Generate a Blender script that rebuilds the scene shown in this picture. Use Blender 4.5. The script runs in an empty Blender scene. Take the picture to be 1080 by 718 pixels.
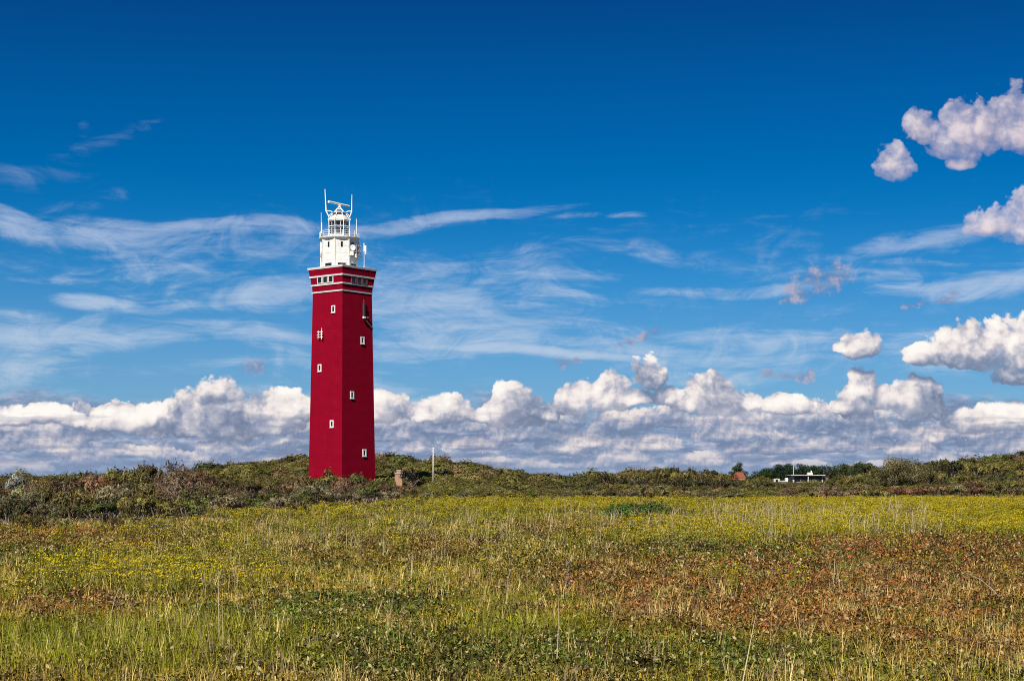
import bpy, bmesh, math, random
import numpy as np
from mathutils import Vector, Matrix
R = math.radians
scene = bpy.context.scene
COL = scene.collection

# ------------------------------------------------------------------ camera
F = 1700.0            # focal length in photograph pixels (1080 wide)
HZ = 512.0            # horizon row in the photograph
ZC = 2.0              # eye height above the meadow
cam_d = bpy.data.cameras.new('camera')
cam = bpy.data.objects.new('camera', cam_d)
COL.objects.link(cam)
cam.location = (0, 0, ZC)
cam.rotation_euler = (R(90), R(-0.12), 0)
cam_d.sensor_width = 36.0
cam_d.lens = 36.0 * F / 1080.0
cam_d.shift_y = (HZ - 359.0) / 1080.0
cam_d.clip_start = 0.1
cam_d.clip_end = 60000
scene.camera = cam

def at(px, py, Y):
    """point at depth Y seen at photograph pixel (px, py)"""
    return Vector(((px - 540.0) / F * Y, Y, ZC + (HZ - py) / F * Y))

# ------------------------------------------------------------------ exposure, render
vs = scene.view_settings
vs.view_transform = 'Standard'
vs.look = 'None'
EXPO = 0.5
vs.exposure = EXPO
vs.gamma = 1.0
vs.use_curve_mapping = False
scene.cycles.max_bounces = 5
scene.cycles.diffuse_bounces = 3
scene.cycles.glossy_bounces = 2
scene.cycles.transmission_bounces = 4
scene.cycles.transparent_max_bounces = 6
scene.cycles.use_denoising = False
scene.cycles.pixel_filter_type = 'BLACKMAN_HARRIS'
scene.cycles.filter_width = 1.0

# ------------------------------------------------------------------ sun
SUN_EL, SUN_AZ = 44.0, 200.0      # azimuth clockwise from +Y (the view direction)
sun_dir = Vector((math.sin(R(SUN_AZ)) * math.cos(R(SUN_EL)),
                  math.cos(R(SUN_AZ)) * math.cos(R(SUN_EL)), math.sin(R(SUN_EL))))
sd = bpy.data.lights.new('sun', 'SUN')
sd.energy = 4.9
sd.angle = R(0.5)
sd.color = (1.0, 0.91, 0.76)
sun = bpy.data.objects.new('sun', sd)
COL.objects.link(sun)
sun.rotation_euler = sun_dir.to_track_quat('Z', 'Y').to_euler()

# ------------------------------------------------------------------ sky
WS = 0.1
world = bpy.data.worlds.new('World')
scene.world = world
world.use_nodes = True
world.cycles.sampling_method = 'NONE'
NT = world.node_tree
NT.nodes.clear()

def hexlin(r, g, b):
    f = lambda c: (c / 12.92) if c <= 0.04045 else ((c + 0.055) / 1.055) ** 2.4
    return tuple(f(c / 255.0) for c in (r, g, b))

class NB:
    """small node-building helper"""
    def __init__(s, nt): s.nt = nt
    def node(s, t, **kw):
        n = s.nt.nodes.new(t)
        for k, v in kw.items(): setattr(n, k, v)
        return n
    def put(s, sock, v):
        if isinstance(v, bpy.types.NodeSocket): s.nt.links.new(v, sock)
        else: sock.default_value = v
    def m(s, op, a, b=None, c=None, clamp=False):
        n = s.node('ShaderNodeMath', operation=op, use_clamp=clamp)
        s.put(n.inputs[0], a)
        if b is not None: s.put(n.inputs[1], b)
        if c is not None: s.put(n.inputs[2], c)
        return n.outputs[0]
    def v(s, op, a, b=None, c=None):
        n = s.node('ShaderNodeVectorMath', operation=op)
        s.put(n.inputs[0], a)
        if b is not None: s.put(n.inputs[1], b)
        if c is not None: s.put(n.inputs[2], c)
        return n.outputs[0]
    def xyz(s, x, y, z):
        n = s.node('ShaderNodeCombineXYZ')
        for i, q in enumerate((x, y, z)): s.put(n.inputs[i], q)
        return n.outputs[0]
    def sep(s, v):
        n = s.node('ShaderNodeSeparateXYZ'); s.put(n.inputs[0], v)
        return n.outputs
    def noise(s, v, scale, detail=4.0, rough=0.55, dist=0.0, lac=2.0, out=0, dim='2D'):
        n = s.node('ShaderNodeTexNoise'); n.noise_dimensions = dim
        s.put(n.inputs['Vector'], v); n.inputs['Scale'].default_value = scale
        n.inputs['Detail'].default_value = detail; n.inputs['Roughness'].default_value = rough
        n.inputs['Distortion'].default_value = dist; n.inputs['Lacunarity'].default_value = lac
        return n.outputs[out]
    def voro(s, v, scale, smooth=0.4):
        n = s.node('ShaderNodeTexVoronoi'); n.voronoi_dimensions = '2D'
        n.feature = 'F1'
        s.put(n.inputs['Vector'], v); n.inputs['Scale'].default_value = scale
        return n.outputs['Distance']
    def step(s, x, lo, hi, smooth=True, a=0.0, b=1.0):
        n = s.node('ShaderNodeMapRange')
        n.interpolation_type = 'SMOOTHSTEP' if smooth else 'LINEAR'
        n.clamp = True
        s.put(n.inputs[0], x)
        for i, q in enumerate((lo, hi, a, b)): s.put(n.inputs[i + 1], q)
        return n.outputs[0]
    def mix(s, f, a, b, blend='MIX'):
        n = s.node('ShaderNodeMix', data_type='RGBA', blend_type=blend)
        s.put(n.inputs[0], f)
        for i, q in ((6, a), (7, b)):
            if isinstance(q, tuple) and len(q) == 3: q = (*q, 1.0)
            s.put(n.inputs[i], q)
        return n.outputs[2]
    def ramp(s, f, stops, interp='LINEAR'):
        n = s.node('ShaderNodeValToRGB'); cr = n.color_ramp; cr.interpolation = interp
        while len(cr.elements) < len(stops): cr.elements.new(0.5)
        for e, (p, c) in zip(cr.elements, stops):
            e.position = p; e.color = (*c, 1.0)
        s.put(n.inputs[0], f)
        return n.outputs[0]

def build_world():
    B = NB(NT)
    tc = B.node('ShaderNodeTexCoord').outputs['Generated']
    x, y, z = B.sep(tc)
    hyp = B.m('SQRT', B.m('MULTIPLY_ADD', x, x, B.m('MULTIPLY_ADD', y, y, 1e-4)))
    # azimuth and elevation in units of 100 photograph pixels: X east of the view direction, Y up from the horizon
    X = B.m('MULTIPLY', B.m('ARCTAN2', x, y), F / 100.0)
    Y = B.m('MULTIPLY', B.m('DIVIDE', z, hyp), F / 100.0)
    P = B.xyz(X, Y, 0.0)
    def U(px, py):
        az = math.atan((px - 540.0) / F)
        return az * F / 100.0, (HZ - py) / F * math.cos(az) * F / 100.0

    # --- clear air
    sky = B.node('ShaderNodeTexSky', sky_type='NISHITA')
    sky.sun_disc = False
    sky.sun_elevation = R(SUN_EL)
    sky.sun_rotation = R(SUN_AZ)
    sky.altitude = 0; sky.air_density = 1.0; sky.dust_density = 0.4; sky.ozone_density = 3.0
    g = B.node('ShaderNodeGamma'); B.put(g.inputs[0], B.v('MULTIPLY', sky.outputs[0], (WS, WS, WS))); g.inputs[1].default_value = 1.0
    # polarising filter: deeper and bluer away from the horizon
    pol = B.ramp(B.m('DIVIDE', Y, 6.0, clamp=True),
                 [(0.0, (0.40, 0.60, 0.90)), (0.17, (0.17, 0.50, 0.86)), (0.36, (0.03, 0.43, 0.79)), (0.55, (0.0, 0.335, 0.67)),
                  (0.70, (0.002, 0.275, 0.595)), (0.9, (0.006, 0.182, 0.45)), (1.0, (0.01, 0.17, 0.42))])
    col = clear = B.v('MULTIPLY', g.outputs[0], pol)

    # --- shared warp
    w1 = B.v('SUBTRACT', B.noise(P, 1.1, 3, 0.55, out=1), (0.5, 0.5, 0.5))

    # --- cirrus: soft streaks stretched along gently tilted bands
    wc = B.v('SUBTRACT', B.noise(B.v('MULTIPLY', P, (0.35, 0.9, 1)), 1.0, 3, 0.5, out=1), (0.5, 0.5, 0.5))
    Pc = B.v('MULTIPLY_ADD', wc, (0.9, 0.42, 0.0), P)
    xs, ys, _ = B.sep(Pc)
    # (cx, cy, half length, half width, tilt in degrees, weight)
    strips = [(60, 246, 150, 11, 1, .85), (10, 234, 60, 7, -10, .9), (230, 241, 130, 7, 1, .8), (120, 236, 80, 6, -4, .6), (330, 240, 160, 6, 3, .5), (470, 229, 110, 7, 7, .85),
              (600, 226, 26, 5, -4, .5), (645, 230, 22, 5, -2, .55), (150, 262, 90, 5, -18, .35), (185, 270, 50, 5, -20, .6),
              (285, 308, 52, 18, 12, .85), (110, 320, 46, 9, -4, .95), (95, 345, 62, 11, 18, .6), (60, 360, 150, 15, 4, .85),
              (480, 284, 130, 20, 6, .5), (430, 262, 80, 14, -14, .3), (560, 292, 75, 8, 3, .55), (650, 266, 55, 8, -8, .55),
              (445, 343, 66, 9, -9, .7), (550, 371, 175, 5, -4, 1.0), (520, 338, 90, 5, 8, .4), (700, 388, 120, 9, -4, .5),
              (990, 249, 75, 9, 5, .7), (985, 300, 55, 8, 4, .8), (1070, 296, 70, 14, 3, .9), (800, 298, 110, 7, 2, .6), (770, 275, 90, 9, -2, .35),
              (810, 362, 110, 14, -4, .7), (760, 350, 60, 10, 4, .4), (300, 380, 45, 9, -14, .7), (230, 352, 130, 11, -3, .6),
              (130, 400, 130, 8, 3, .25), (20, 190, 60, 10, 14, .3), (100, 160, 70, 7, 22, .3), (86, 137, 5, 13, 20, .22), (0, 372, 110, 12, 2, .4),
              (620, 262, 60, 5, -12, .4), (900, 330, 160, 12, 2, .25), (600, 320, 200, 12, 3, .3), (700, 372, 170, 9, -5, .75), (760, 392, 120, 10, -3, .6), (480, 358, 90, 6, -5, .7), (180, 325, 60, 8, 8, .5), (880, 270, 90, 7, 4, .45), (720, 300, 60, 6, 3, .6), (60, 215, 50, 6, 16, .3)]
    strips += [strips[-1]] * (-len(strips) % 3)
    best = None
    for i in range(0, len(strips), 3):
        A, Bb, C, D, E_, F_, W = ([] for _ in range(7))
        for (cx, cy, rx, ry, t, wt) in strips[i:i + 3]:
            ux, uy = U(cx, cy); rx /= 100; ry /= 100; ct, st = math.cos(R(t)), math.sin(R(t))
            A.append(ct / rx); Bb.append(st / rx); C.append(-(ct * ux + st * uy) / rx)
            D.append(-st / ry); E_.append(ct / ry); F_.append(-(-st * ux + ct * uy) / ry); W.append(wt)
        X3 = B.xyz(xs, xs, xs); Y3 = B.xyz(ys, ys, ys)
        a = B.v('MULTIPLY_ADD', X3, tuple(A), B.v('MULTIPLY_ADD', Y3, tuple(Bb), tuple(C)))
        b = B.v('MULTIPLY_ADD', X3, tuple(D), B.v('MULTIPLY_ADD', Y3, tuple(E_), tuple(F_)))
        r2 = B.v('MULTIPLY_ADD', a, a, B.v('MULTIPLY', b, b))
        q = B.v('MULTIPLY', B.v('MAXIMUM', B.v('SUBTRACT', (1, 1, 1), B.v('MULTIPLY', r2, (.42, .42, .42))), (0, 0, 0)), tuple(W))
        best = q if best is None else B.v('MAXIMUM', best, q)
    ba, bb, bc = B.sep(best)
    cir = B.m('MAXIMUM', ba, B.m('MAXIMUM', bb, bc))
    ang = B.v('MULTIPLY', Pc, (0.55, 4.2, 1.0))
    fib = B.noise(ang, 1.6, 9, 0.68, 0.4)
    fib2 = B.noise(B.v('MULTIPLY', Pc, (1.3, 9.0, 1.0)), 2.2, 7, 0.70, 0.5)
    base_c = B.m('MULTIPLY', B.step(B.noise(B.v('MULTIPLY', Pc, (0.30, 1.4, 1)), 1.0, 5, 0.6, 0.5), 0.30, 0.66),
                 B.m('MULTIPLY', B.step(Y, 3.4, 1.9), 0.66))
    cmask = B.m('MAXIMUM', cir, base_c)
    wis = B.noise(B.v('MULTIPLY', Pc, (1.0, 1.7, 1)), 1.7, 9, 0.68, 0.7)
    fibs = B.m('MULTIPLY_ADD', fib2, 0.40, B.m('MULTIPLY_ADD', fib, 0.9, B.m('MULTIPLY_ADD', wis, 1.15, -0.66)))
    ca = B.m('MULTIPLY', B.step(B.m('ADD', B.m('MULTIPLY', cmask, 0.85), B.m('MULTIPLY', fibs, 0.95)), 0.62, 1.55), B.m('MINIMUM', B.m('MULTIPLY', cmask, 2.2), 1.0))
    ca = B.m('MULTIPLY', ca, 0.70)
    cc = B.mix(B.step(Y, 3.2, 1.2), hexlin(178, 196, 226), hexlin(205, 217, 232))
    col = B.mix(ca, col, cc)
    # milky veil low down
    veil = B.m('MULTIPLY', B.step(Y, 3.0, 0.3), 0.30)
    col = B.mix(veil, col, hexlin(160, 185, 215))

    # --- cumulus
    Pw = B.v('MULTIPLY_ADD', w1, (0.30, 0.09, 0.0), P)
    # (centre px, base py, half width, height)
    blobs = [(238, 448, 44, 52), (266, 440, 30, 27), (205, 446, 46, 35), (168, 448, 42, 27), (128, 448, 39, 21), (52, 440, 26, 17), (16, 444, 23, 17), (85, 446, 23, 12),
             (292, 436, 35, 26), (320, 438, 19, 21), (283, 452, 39, 17), (410, 438, 26, 29), (446, 440, 26, 15), (474, 438, 32, 25), (506, 440, 21, 15),
             (545, 438, 38, 37), (572, 438, 19, 17), (610, 424, 28, 29), (638, 422, 32, 29), (683, 401, 22, 29), (658, 422, 35, 15), (706, 422, 21, 17),
             (756, 426, 41, 35), (728, 430, 21, 15), (790, 428, 21, 15), (828, 430, 35, 17), (908, 422, 28, 38), (932, 424, 21, 21), (968, 429, 28, 35),
             (888, 430, 19, 12), (1008, 377, 42, 30), (1040, 370, 40, 42), (975, 379, 22, 20), (1078, 377, 34, 42), (1066, 397, 20, 22),
             (912, 366, 22, 24), (896, 366, 16, 10), (1012, 148, 24, 50), (1046, 142, 36, 44), (1086, 138, 36, 56),
             (968, 138, 18, 26), (980, 146, 16, 20), (994, 152, 18, 22), (990, 160, 18, 18), (940, 180, 21, 30), (1006, 173, 15, 10), (1048, 237, 30, 24), (1082, 238, 32, 40),
             (1045, 445, 46, 23), (1078, 438, 26, 21), (370, 440, 28, 17), (-60, 446, 60, 40), (-150, 440, 60, 30), (1150, 440, 70, 40), (1230, 436, 60, 30)]
    wisps = [(864, 294, 34, 24), (880, 290, 22, 20), (848, 306, 28, 14), (265, 391, 18, 11), (272, 386, 12, 8), (590, 382, 17, 9), (604, 380, 8, 6), (687, 354, 12, 9), (694, 350, 8, 8), (668, 361, 9, 6), (656, 364, 6, 4), (812, 396, 10, 8), (830, 398, 14, 6),
             (846, 397, 14, 10), (852, 392, 9, 7), (960, 324, 14, 5), (976, 320, 10, 5), (1000, 316, 14, 8), (1010, 308, 8, 6), (846, 309, 18, 12), (830, 314, 10, 6)]
    # a far, lower row under the main bank
    low = [(110, 448, 60, 22), (190, 455, 46, 20), (255, 458, 40, 22), (25, 452, 40, 16), (310, 452, 30, 20), (400, 450, 40, 20), (455, 452, 36, 18), (520, 450, 40, 20), (590, 446, 40, 20), (650, 448, 40, 22), (705, 446, 34, 20), (770, 444, 40, 18), (850, 446, 40, 24), (905, 440, 40, 20), (960, 440, 36, 18), (1030, 456, 40, 18), (70, 474, 36, 14), (205, 488, 34, 14), (330, 488, 36, 14), (445, 474, 30, 12), (520, 486, 30, 10), (590, 476, 30, 12), (655, 484, 34, 12), (800, 474, 36, 14), (900, 456, 30, 14), (1070, 488, 30, 12), (960, 474, 30, 12),
           (40, 470, 60, 22), (95, 462, 24, 14), (90, 486, 26, 22), (135, 478, 30, 10), (172, 480, 22, 16), (232, 478, 30, 17), (300, 470, 36, 16), (280, 492, 40, 10),
           (420, 462, 40, 14), (470, 490, 20, 8), (500, 470, 40, 12), (556, 460, 48, 20), (555, 492, 28, 12), (622, 466, 30, 16), (620, 490, 26, 10), (680, 470, 36, 16),
           (765, 458, 34, 20), (820, 460, 28, 14), (740, 486, 36, 12), (880, 470, 40, 16), (950, 455, 44, 16), (985, 462, 24, 12), (1055, 470, 40, 16),
           (930, 488, 26, 8), (1000, 484, 36, 9), (200, 498, 40, 8), (20, 496, 30, 10), (840, 490, 30, 8), (360, 480, 40, 12), (690, 495, 40, 8)]
    def env(vec, lst, squash=3.2, sx=1.0):
        lst = list(lst) + [lst[-1]] * (-len(lst) % 3)
        px, py_, _ = B.sep(vec)
        X3 = B.xyz(px, px, px); Y3 = B.xyz(py_, py_, py_)
        out = None
        for i in range(0, len(lst), 3):
            ix, cx, iy, cy = [], [], [], []
            for (bx, by, rx, h) in lst[i:i + 3]:
                ux, uy = U(bx, by)
                ix.append(100.0 / (rx * sx)); cx.append(-ux * 100.0 / (rx * sx)); iy.append(100.0 / h); cy.append(-uy * 100.0 / h)
            a = B.v('MULTIPLY_ADD', X3, tuple(ix), tuple(cx))
            b = B.v('MULTIPLY_ADD', Y3, tuple(iy), tuple(cy))
            b = B.v('MAXIMUM', b, B.v('MULTIPLY', b, (-squash,) * 3))
            r2 = B.v('MULTIPLY_ADD', a, a, B.v('MULTIPLY', b, b))
            out = r2 if out is None else B.v('MINIMUM', out, r2)
        a, b, c = B.sep(out)
        return B.m('SUBTRACT', 1.0, B.m('MINIMUM', a, B.m('MINIMUM', b, c)))
    def detail(vec, s):
        f = B.noise(vec, 1.9 * s, 10, 0.64, 0.0)
        v1 = B.voro(B.v('MULTIPLY_ADD', w1, (.5, .5, 0), vec), 2.6 * s)
        v2 = B.voro(B.v('MULTIPLY_ADD', w1, (-.3, .3, 0), vec), 6.5 * s)
        v3 = B.voro(vec, 15.0 * s)
        d = B.m('MULTIPLY_ADD', f, 2.6, -1.3)
        d = B.m('MULTIPLY_ADD', v1, -0.85, B.m('ADD', d, 0.36))
        d = B.m('MULTIPLY_ADD', v2, -0.50, B.m('ADD', d, 0.21))
        return B.m('MULTIPLY_ADD', v3, -0.24, B.m('ADD', d, 0.10))
    def layer(lst, s, dE, dN, kE, kN, soft, squash, thr, sx=1.0):
        E0 = env(Pw, lst, squash, sx)
        E1 = env(B.v('ADD', Pw, (dE[0], dE[1], 0)), lst, squash, sx)
        N0 = detail(Pw, s); N1 = detail(B.v('ADD', Pw, (dN[0], dN[1], 0)), s)
        D = B.m('ADD', E0, B.m('MULTIPLY', N0, B.m('MULTIPLY_ADD', B.step(Y, 1.7, 2.8), 0.08, 0.75)))
        alpha = B.step(D, thr, thr + soft)
        d1 = B.m('MULTIPLY', B.m('SUBTRACT', B.m('MAXIMUM', E0, -1.0), B.m('MAXIMUM', E1, -1.0)), kE)
        d2 = B.m('MULTIPLY', B.m('SUBTRACT', N0, N1), kN)
        lit = B.m('ADD', d1, d2)
        return alpha, lit, D, N0
    # general grey layer of distant cloud below the bank
    hz_n = B.noise(B.v('MULTIPLY', P, (0.8, 2.2, 1)), 1.3, 7, 0.6)
    hz_f = B.noise(B.v('MULTIPLY', P, (1.5, 4.2, 1)), 2.4, 7, 0.62)
    topline = B.m('MULTIPLY_ADD', hz_n, 1.2, 0.22)
    ha = B.m('MULTIPLY', B.step(B.m('SUBTRACT', topline, Y), -0.10, 0.22), 0.92)
    hz_s = B.noise(B.v('MULTIPLY', P, (0.9, 9.0, 1)), 1.6, 6, 0.6)
    hc = B.ramp(B.step(B.m('MULTIPLY_ADD', hz_s, 0.32, B.m('MULTIPLY', hz_f, 0.68)), 0.34, 0.68), [(0.0, hexlin(112, 134, 168)), (0.45, hexlin(140, 157, 188)), (0.75, hexlin(164, 173, 197)), (1.0, hexlin(196, 194, 208))])
    hc = B.mix(B.m('MULTIPLY', B.step(Y, 0.4, 0.0), .8), hc, hexlin(134, 156, 190))
    col = B.mix(ha, col, hc)
    # far row
    a, lit, D, N0 = layer(low, 2.0, (-0.03, 0.08), (-0.02, 0.045), 0.5, 0.5, 0.3, 2.6, -0.05, 1.2)
    big = B.noise(B.v('MULTIPLY', Pw, (1.0, 2.0, 1)), 2.0, 4, 0.55)
    lc = B.ramp(B.m('ADD', lit, B.m('MULTIPLY_ADD', big, 1.6, -0.42), clamp=True), [(0.0, hexlin(114, 132, 164)), (0.3, hexlin(146, 158, 184)), (0.6, hexlin(192, 190, 202)), (1.0, hexlin(248, 234, 226))])
    lc = B.mix(B.m('MULTIPLY', B.step(Y, 0.5, 0.0), 0.8), lc, hexlin(138, 157, 190))
    col = B.mix(B.m('MULTIPLY', a, 0.85), col, lc)
    # near row
    a, lit, D, N0 = layer(blobs, 1.25, (-0.05, 0.15), (-0.05, 0.09), 0.45, 0.38, 0.28, 2.2, -0.03)
    big = B.noise(B.v('MULTIPLY', Pw, (1.0, 1.5, 1)), 1.5, 4, 0.55)
    a = B.m('MULTIPLY', a, B.m('MULTIPLY_ADD', B.step(lit, -0.55, 0.05), 0.62, 0.38))    # shaded undersides dissolve
    lb = B.m('ADD', B.m('MULTIPLY_ADD', B.step(D, 0.0, 1.1), 0.14, B.m('ADD', lit, -0.47)), B.m('MULTIPLY', big, 1.35), clamp=True)
    lc = B.ramp(lb, [(0.0, hexlin(114, 128, 156)), (0.22, hexlin(146, 156, 180)), (0.45, hexlin(190, 190, 202)), (0.68, hexlin(238, 229, 226)), (1.0, hexlin(255, 250, 244))])
    # the highest clouds lie thinner and pinker
    hi = B.step(Y, 1.7, 2.6)
    lc = B.mix(B.m('MULTIPLY', hi, 0.5), lc, hexlin(222, 202, 214))
    thin = B.step(B.m('ADD', D, B.m('MULTIPLY_ADD', B.noise(P, 3.2, 6, 0.6), 2.4, -1.25)), -0.25, 1.5)
    a = B.m('MULTIPLY', a, B.m('ADD', B.m('SUBTRACT', 1.0, hi), B.m('MULTIPLY', hi, B.m('MULTIPLY_ADD', thin, 0.62, 0.34))))
    col = B.mix(a, col, lc)
    # thin grey shelves at the level of the cloud bases
    sh = B.step(B.noise(B.v('MULTIPLY', P, (0.55, 6.5, 1)), 1.7, 6, 0.58), 0.50, 0.66)
    sh = B.m('MULTIPLY', sh, B.m('MULTIPLY', B.step(Y, 0.95, 0.60), B.step(Y, 0.05, 0.2)))
    col = B.mix(B.m('MULTIPLY', sh, 0.40), col, hexlin(128, 138, 168))
    # small grey scraps drifting in front
    E0 = env(B.v('MULTIPLY_ADD', w1, (0.3, 0.2, 0.0), P), wisps, 1.3)
    N0 = B.noise(P, 6.0, 5, 0.6)
    a = B.step(B.m('ADD', E0, B.m('MULTIPLY_ADD', N0, 3.4, -1.8)), 0.0, 1.3)
    lc = B.mix(B.step(N0, 0.45, 0.65), hexlin(128, 138, 172), hexlin(176, 172, 194))
    col = B.mix(B.m('MULTIPLY', a, 0.85), col, lc)

    # below the horizon the world stays the haze colour
    col = B.mix(B.step(Y, -0.02, -0.3), col, hexlin(120, 140, 160))
    K = 2.0 ** -EXPO / WS          # cloud colours above are written as they look at this exposure
    bg = B.node('ShaderNodeBackground'); bg.inputs[1].default_value = WS
    B.put(bg.inputs[0], B.v('MULTIPLY', col, (K,) * 3))
    # high overhead: clear air only
    bg2 = B.node('ShaderNodeBackground'); bg2.inputs[1].default_value = WS
    B.put(bg2.inputs[0], B.v('MULTIPLY', clear, (K,) * 3))
    ms = B.node('ShaderNodeMixShader')
    B.put(ms.inputs[0], B.step(Y, 5.6, 6.2))
    NT.links.new(bg.outputs[0], ms.inputs[1]); NT.links.new(bg2.outputs[0], ms.inputs[2])
    o = B.node('ShaderNodeOutputWorld')
    NT.links.new(ms.outputs[0], o.inputs[0])
build_world()

# ------------------------------------------------------------------ helpers
rng = np.random.default_rng(11)
random.seed(5)

class MB:
    """collects shapes and links them as one mesh object"""
    def __init__(s): s.V = []; s.Fc = []
    def add(s, vs_, fs):
        o = len(s.V); s.V += [tuple(v) for v in vs_]; s.Fc += [tuple(i + o for i in f) for f in fs]
    def box(s, c, size, M=None):
        x, y, z = (q / 2 for q in size)
        vs_ = [Vector((sx * x, sy * y, sz * z)) for sz in (-1, 1) for sy in (-1, 1) for sx in (-1, 1)]
        if M is not None: vs_ = [M @ v for v in vs_]
        vs_ = [v + Vector(c) for v in vs_]
        s.add(vs_, [(0, 2, 3, 1), (4, 5, 7, 6), (0, 1, 5, 4), (2, 6, 7, 3), (0, 4, 6, 2), (1, 3, 7, 5)])
    def tube(s, pts, rad, n=8, cap=True):
        pts = [Vector(p) for p in pts]
        if not isinstance(rad, (list, tuple)): rad = [rad] * len(pts)
        rings = []
        for i, p in enumerate(pts):
            t = (pts[min(i + 1, len(pts) - 1)] - pts[max(i - 1, 0)]).normalized()
            u = t.cross(Vector((0, 0, 1)))
            if u.length < 1e-3: u = t.cross(Vector((1, 0, 0)))
            u.normalize(); w = t.cross(u)
            rings.append([p + (u * math.cos(2 * math.pi * k / n) + w * math.sin(2 * math.pi * k / n)) * rad[i] for k in range(n)])
        vs_ = [v for r in rings for v in r]
        fs = [(i * n + k, i * n + (k + 1) % n, (i + 1) * n + (k + 1) % n, (i + 1) * n + k) for i in range(len(pts) - 1) for k in range(n)]
        if cap: fs += [tuple(range(n - 1, -1, -1)), tuple(range((len(pts) - 1) * n, len(pts) * n))]
        s.add(vs_, fs)
    def rings(s, prof, n=32, ph=0.0, cap0=True, cap1=True):
        """lathe of (radius, z) with n sides"""
        vs_ = [(r * math.cos(2 * math.pi * k / n + ph), r * math.sin(2 * math.pi * k / n + ph), z) for r, z in prof for k in range(n)]
        fs = [(i * n + k, i * n + (k + 1) % n, (i + 1) * n + (k + 1) % n, (i + 1) * n + k) for i in range(len(prof) - 1) for k in range(n)]
        if cap0: fs.append(tuple(range(n - 1, -1, -1)))
        if cap1: fs.append(tuple(range((len(prof) - 1) * n, len(prof) * n)))
        s.add(vs_, fs)
    def build(s, name, mat, parent=None, smooth=False, bevel=0.0):
        me = bpy.data.meshes.new(name)
        me.from_pydata(s.V, [], s.Fc); me.update()
        if smooth: me.polygons.foreach_set('use_smooth', [True] * len(me.polygons))
        o = bpy.data.objects.new(name, me); COL.objects.link(o)
        me.materials.append(mat)
        if parent is not None: o.parent = parent
        if bevel:
            b = o.modifiers.new('bevel', 'BEVEL'); b.width = bevel; b.segments = 2; b.limit_method = 'ANGLE'
        return o

def tag(o, label=None, cat=None, group=None, kind=None):
    if label: o['label'] = label
    if cat: o['category'] = cat
    if group: o['group'] = group
    if kind: o['kind'] = kind
    return o
def empty(name, loc, rz=0.0, label=None, cat=None, group=None):
    o = bpy.data.objects.new(name, None); COL.objects.link(o)
    o.location = loc; o.rotation_euler = (0, 0, rz); o.empty_display_size = 0.5
    return tag(o, label, cat, group)
def copy_tree(o, parent=None):
    c = o.copy(); COL.objects.link(c); c.parent = parent
    for ch in list(o.children): copy_tree(ch, c)
    return c

# ------------------------------------------------------------------ materials
def mat(name, color, rough=0.7, noise=None, bump=0.0, bscale=20.0, metal=0.0, spec=0.3):
    m = bpy.data.materials.new(name); m.use_nodes = True
    nt = m.node_tree; b = nt.nodes['Principled BSDF']; B = NB(nt)
    b.inputs['Roughness'].default_value = rough; b.inputs['Metallic'].default_value = metal
    b.inputs['Specular IOR Level'].default_value = spec
    if noise:
        tc = B.node('ShaderNodeTexCoord').outputs['Object']
        f = B.noise(tc, noise[0], 5, 0.6, dim='3D')
        B.put(b.inputs['Base Color'], B.mix(B.step(f, 0.35, 0.68), tuple(color), tuple(noise[1])))
    else: b.inputs['Base Color'].default_value = (*color, 1)
    if bump:
        tc = B.node('ShaderNodeTexCoord').outputs['Object']
        n = B.node('ShaderNodeBump'); n.inputs['Strength'].default_value = bump; n.inputs['Distance'].default_value = 0.05
        B.put(n.inputs['Height'], B.noise(tc, bscale, 4, 0.6, dim='3D')); B.put(b.inputs['Normal'], n.outputs[0])
    return m

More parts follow.
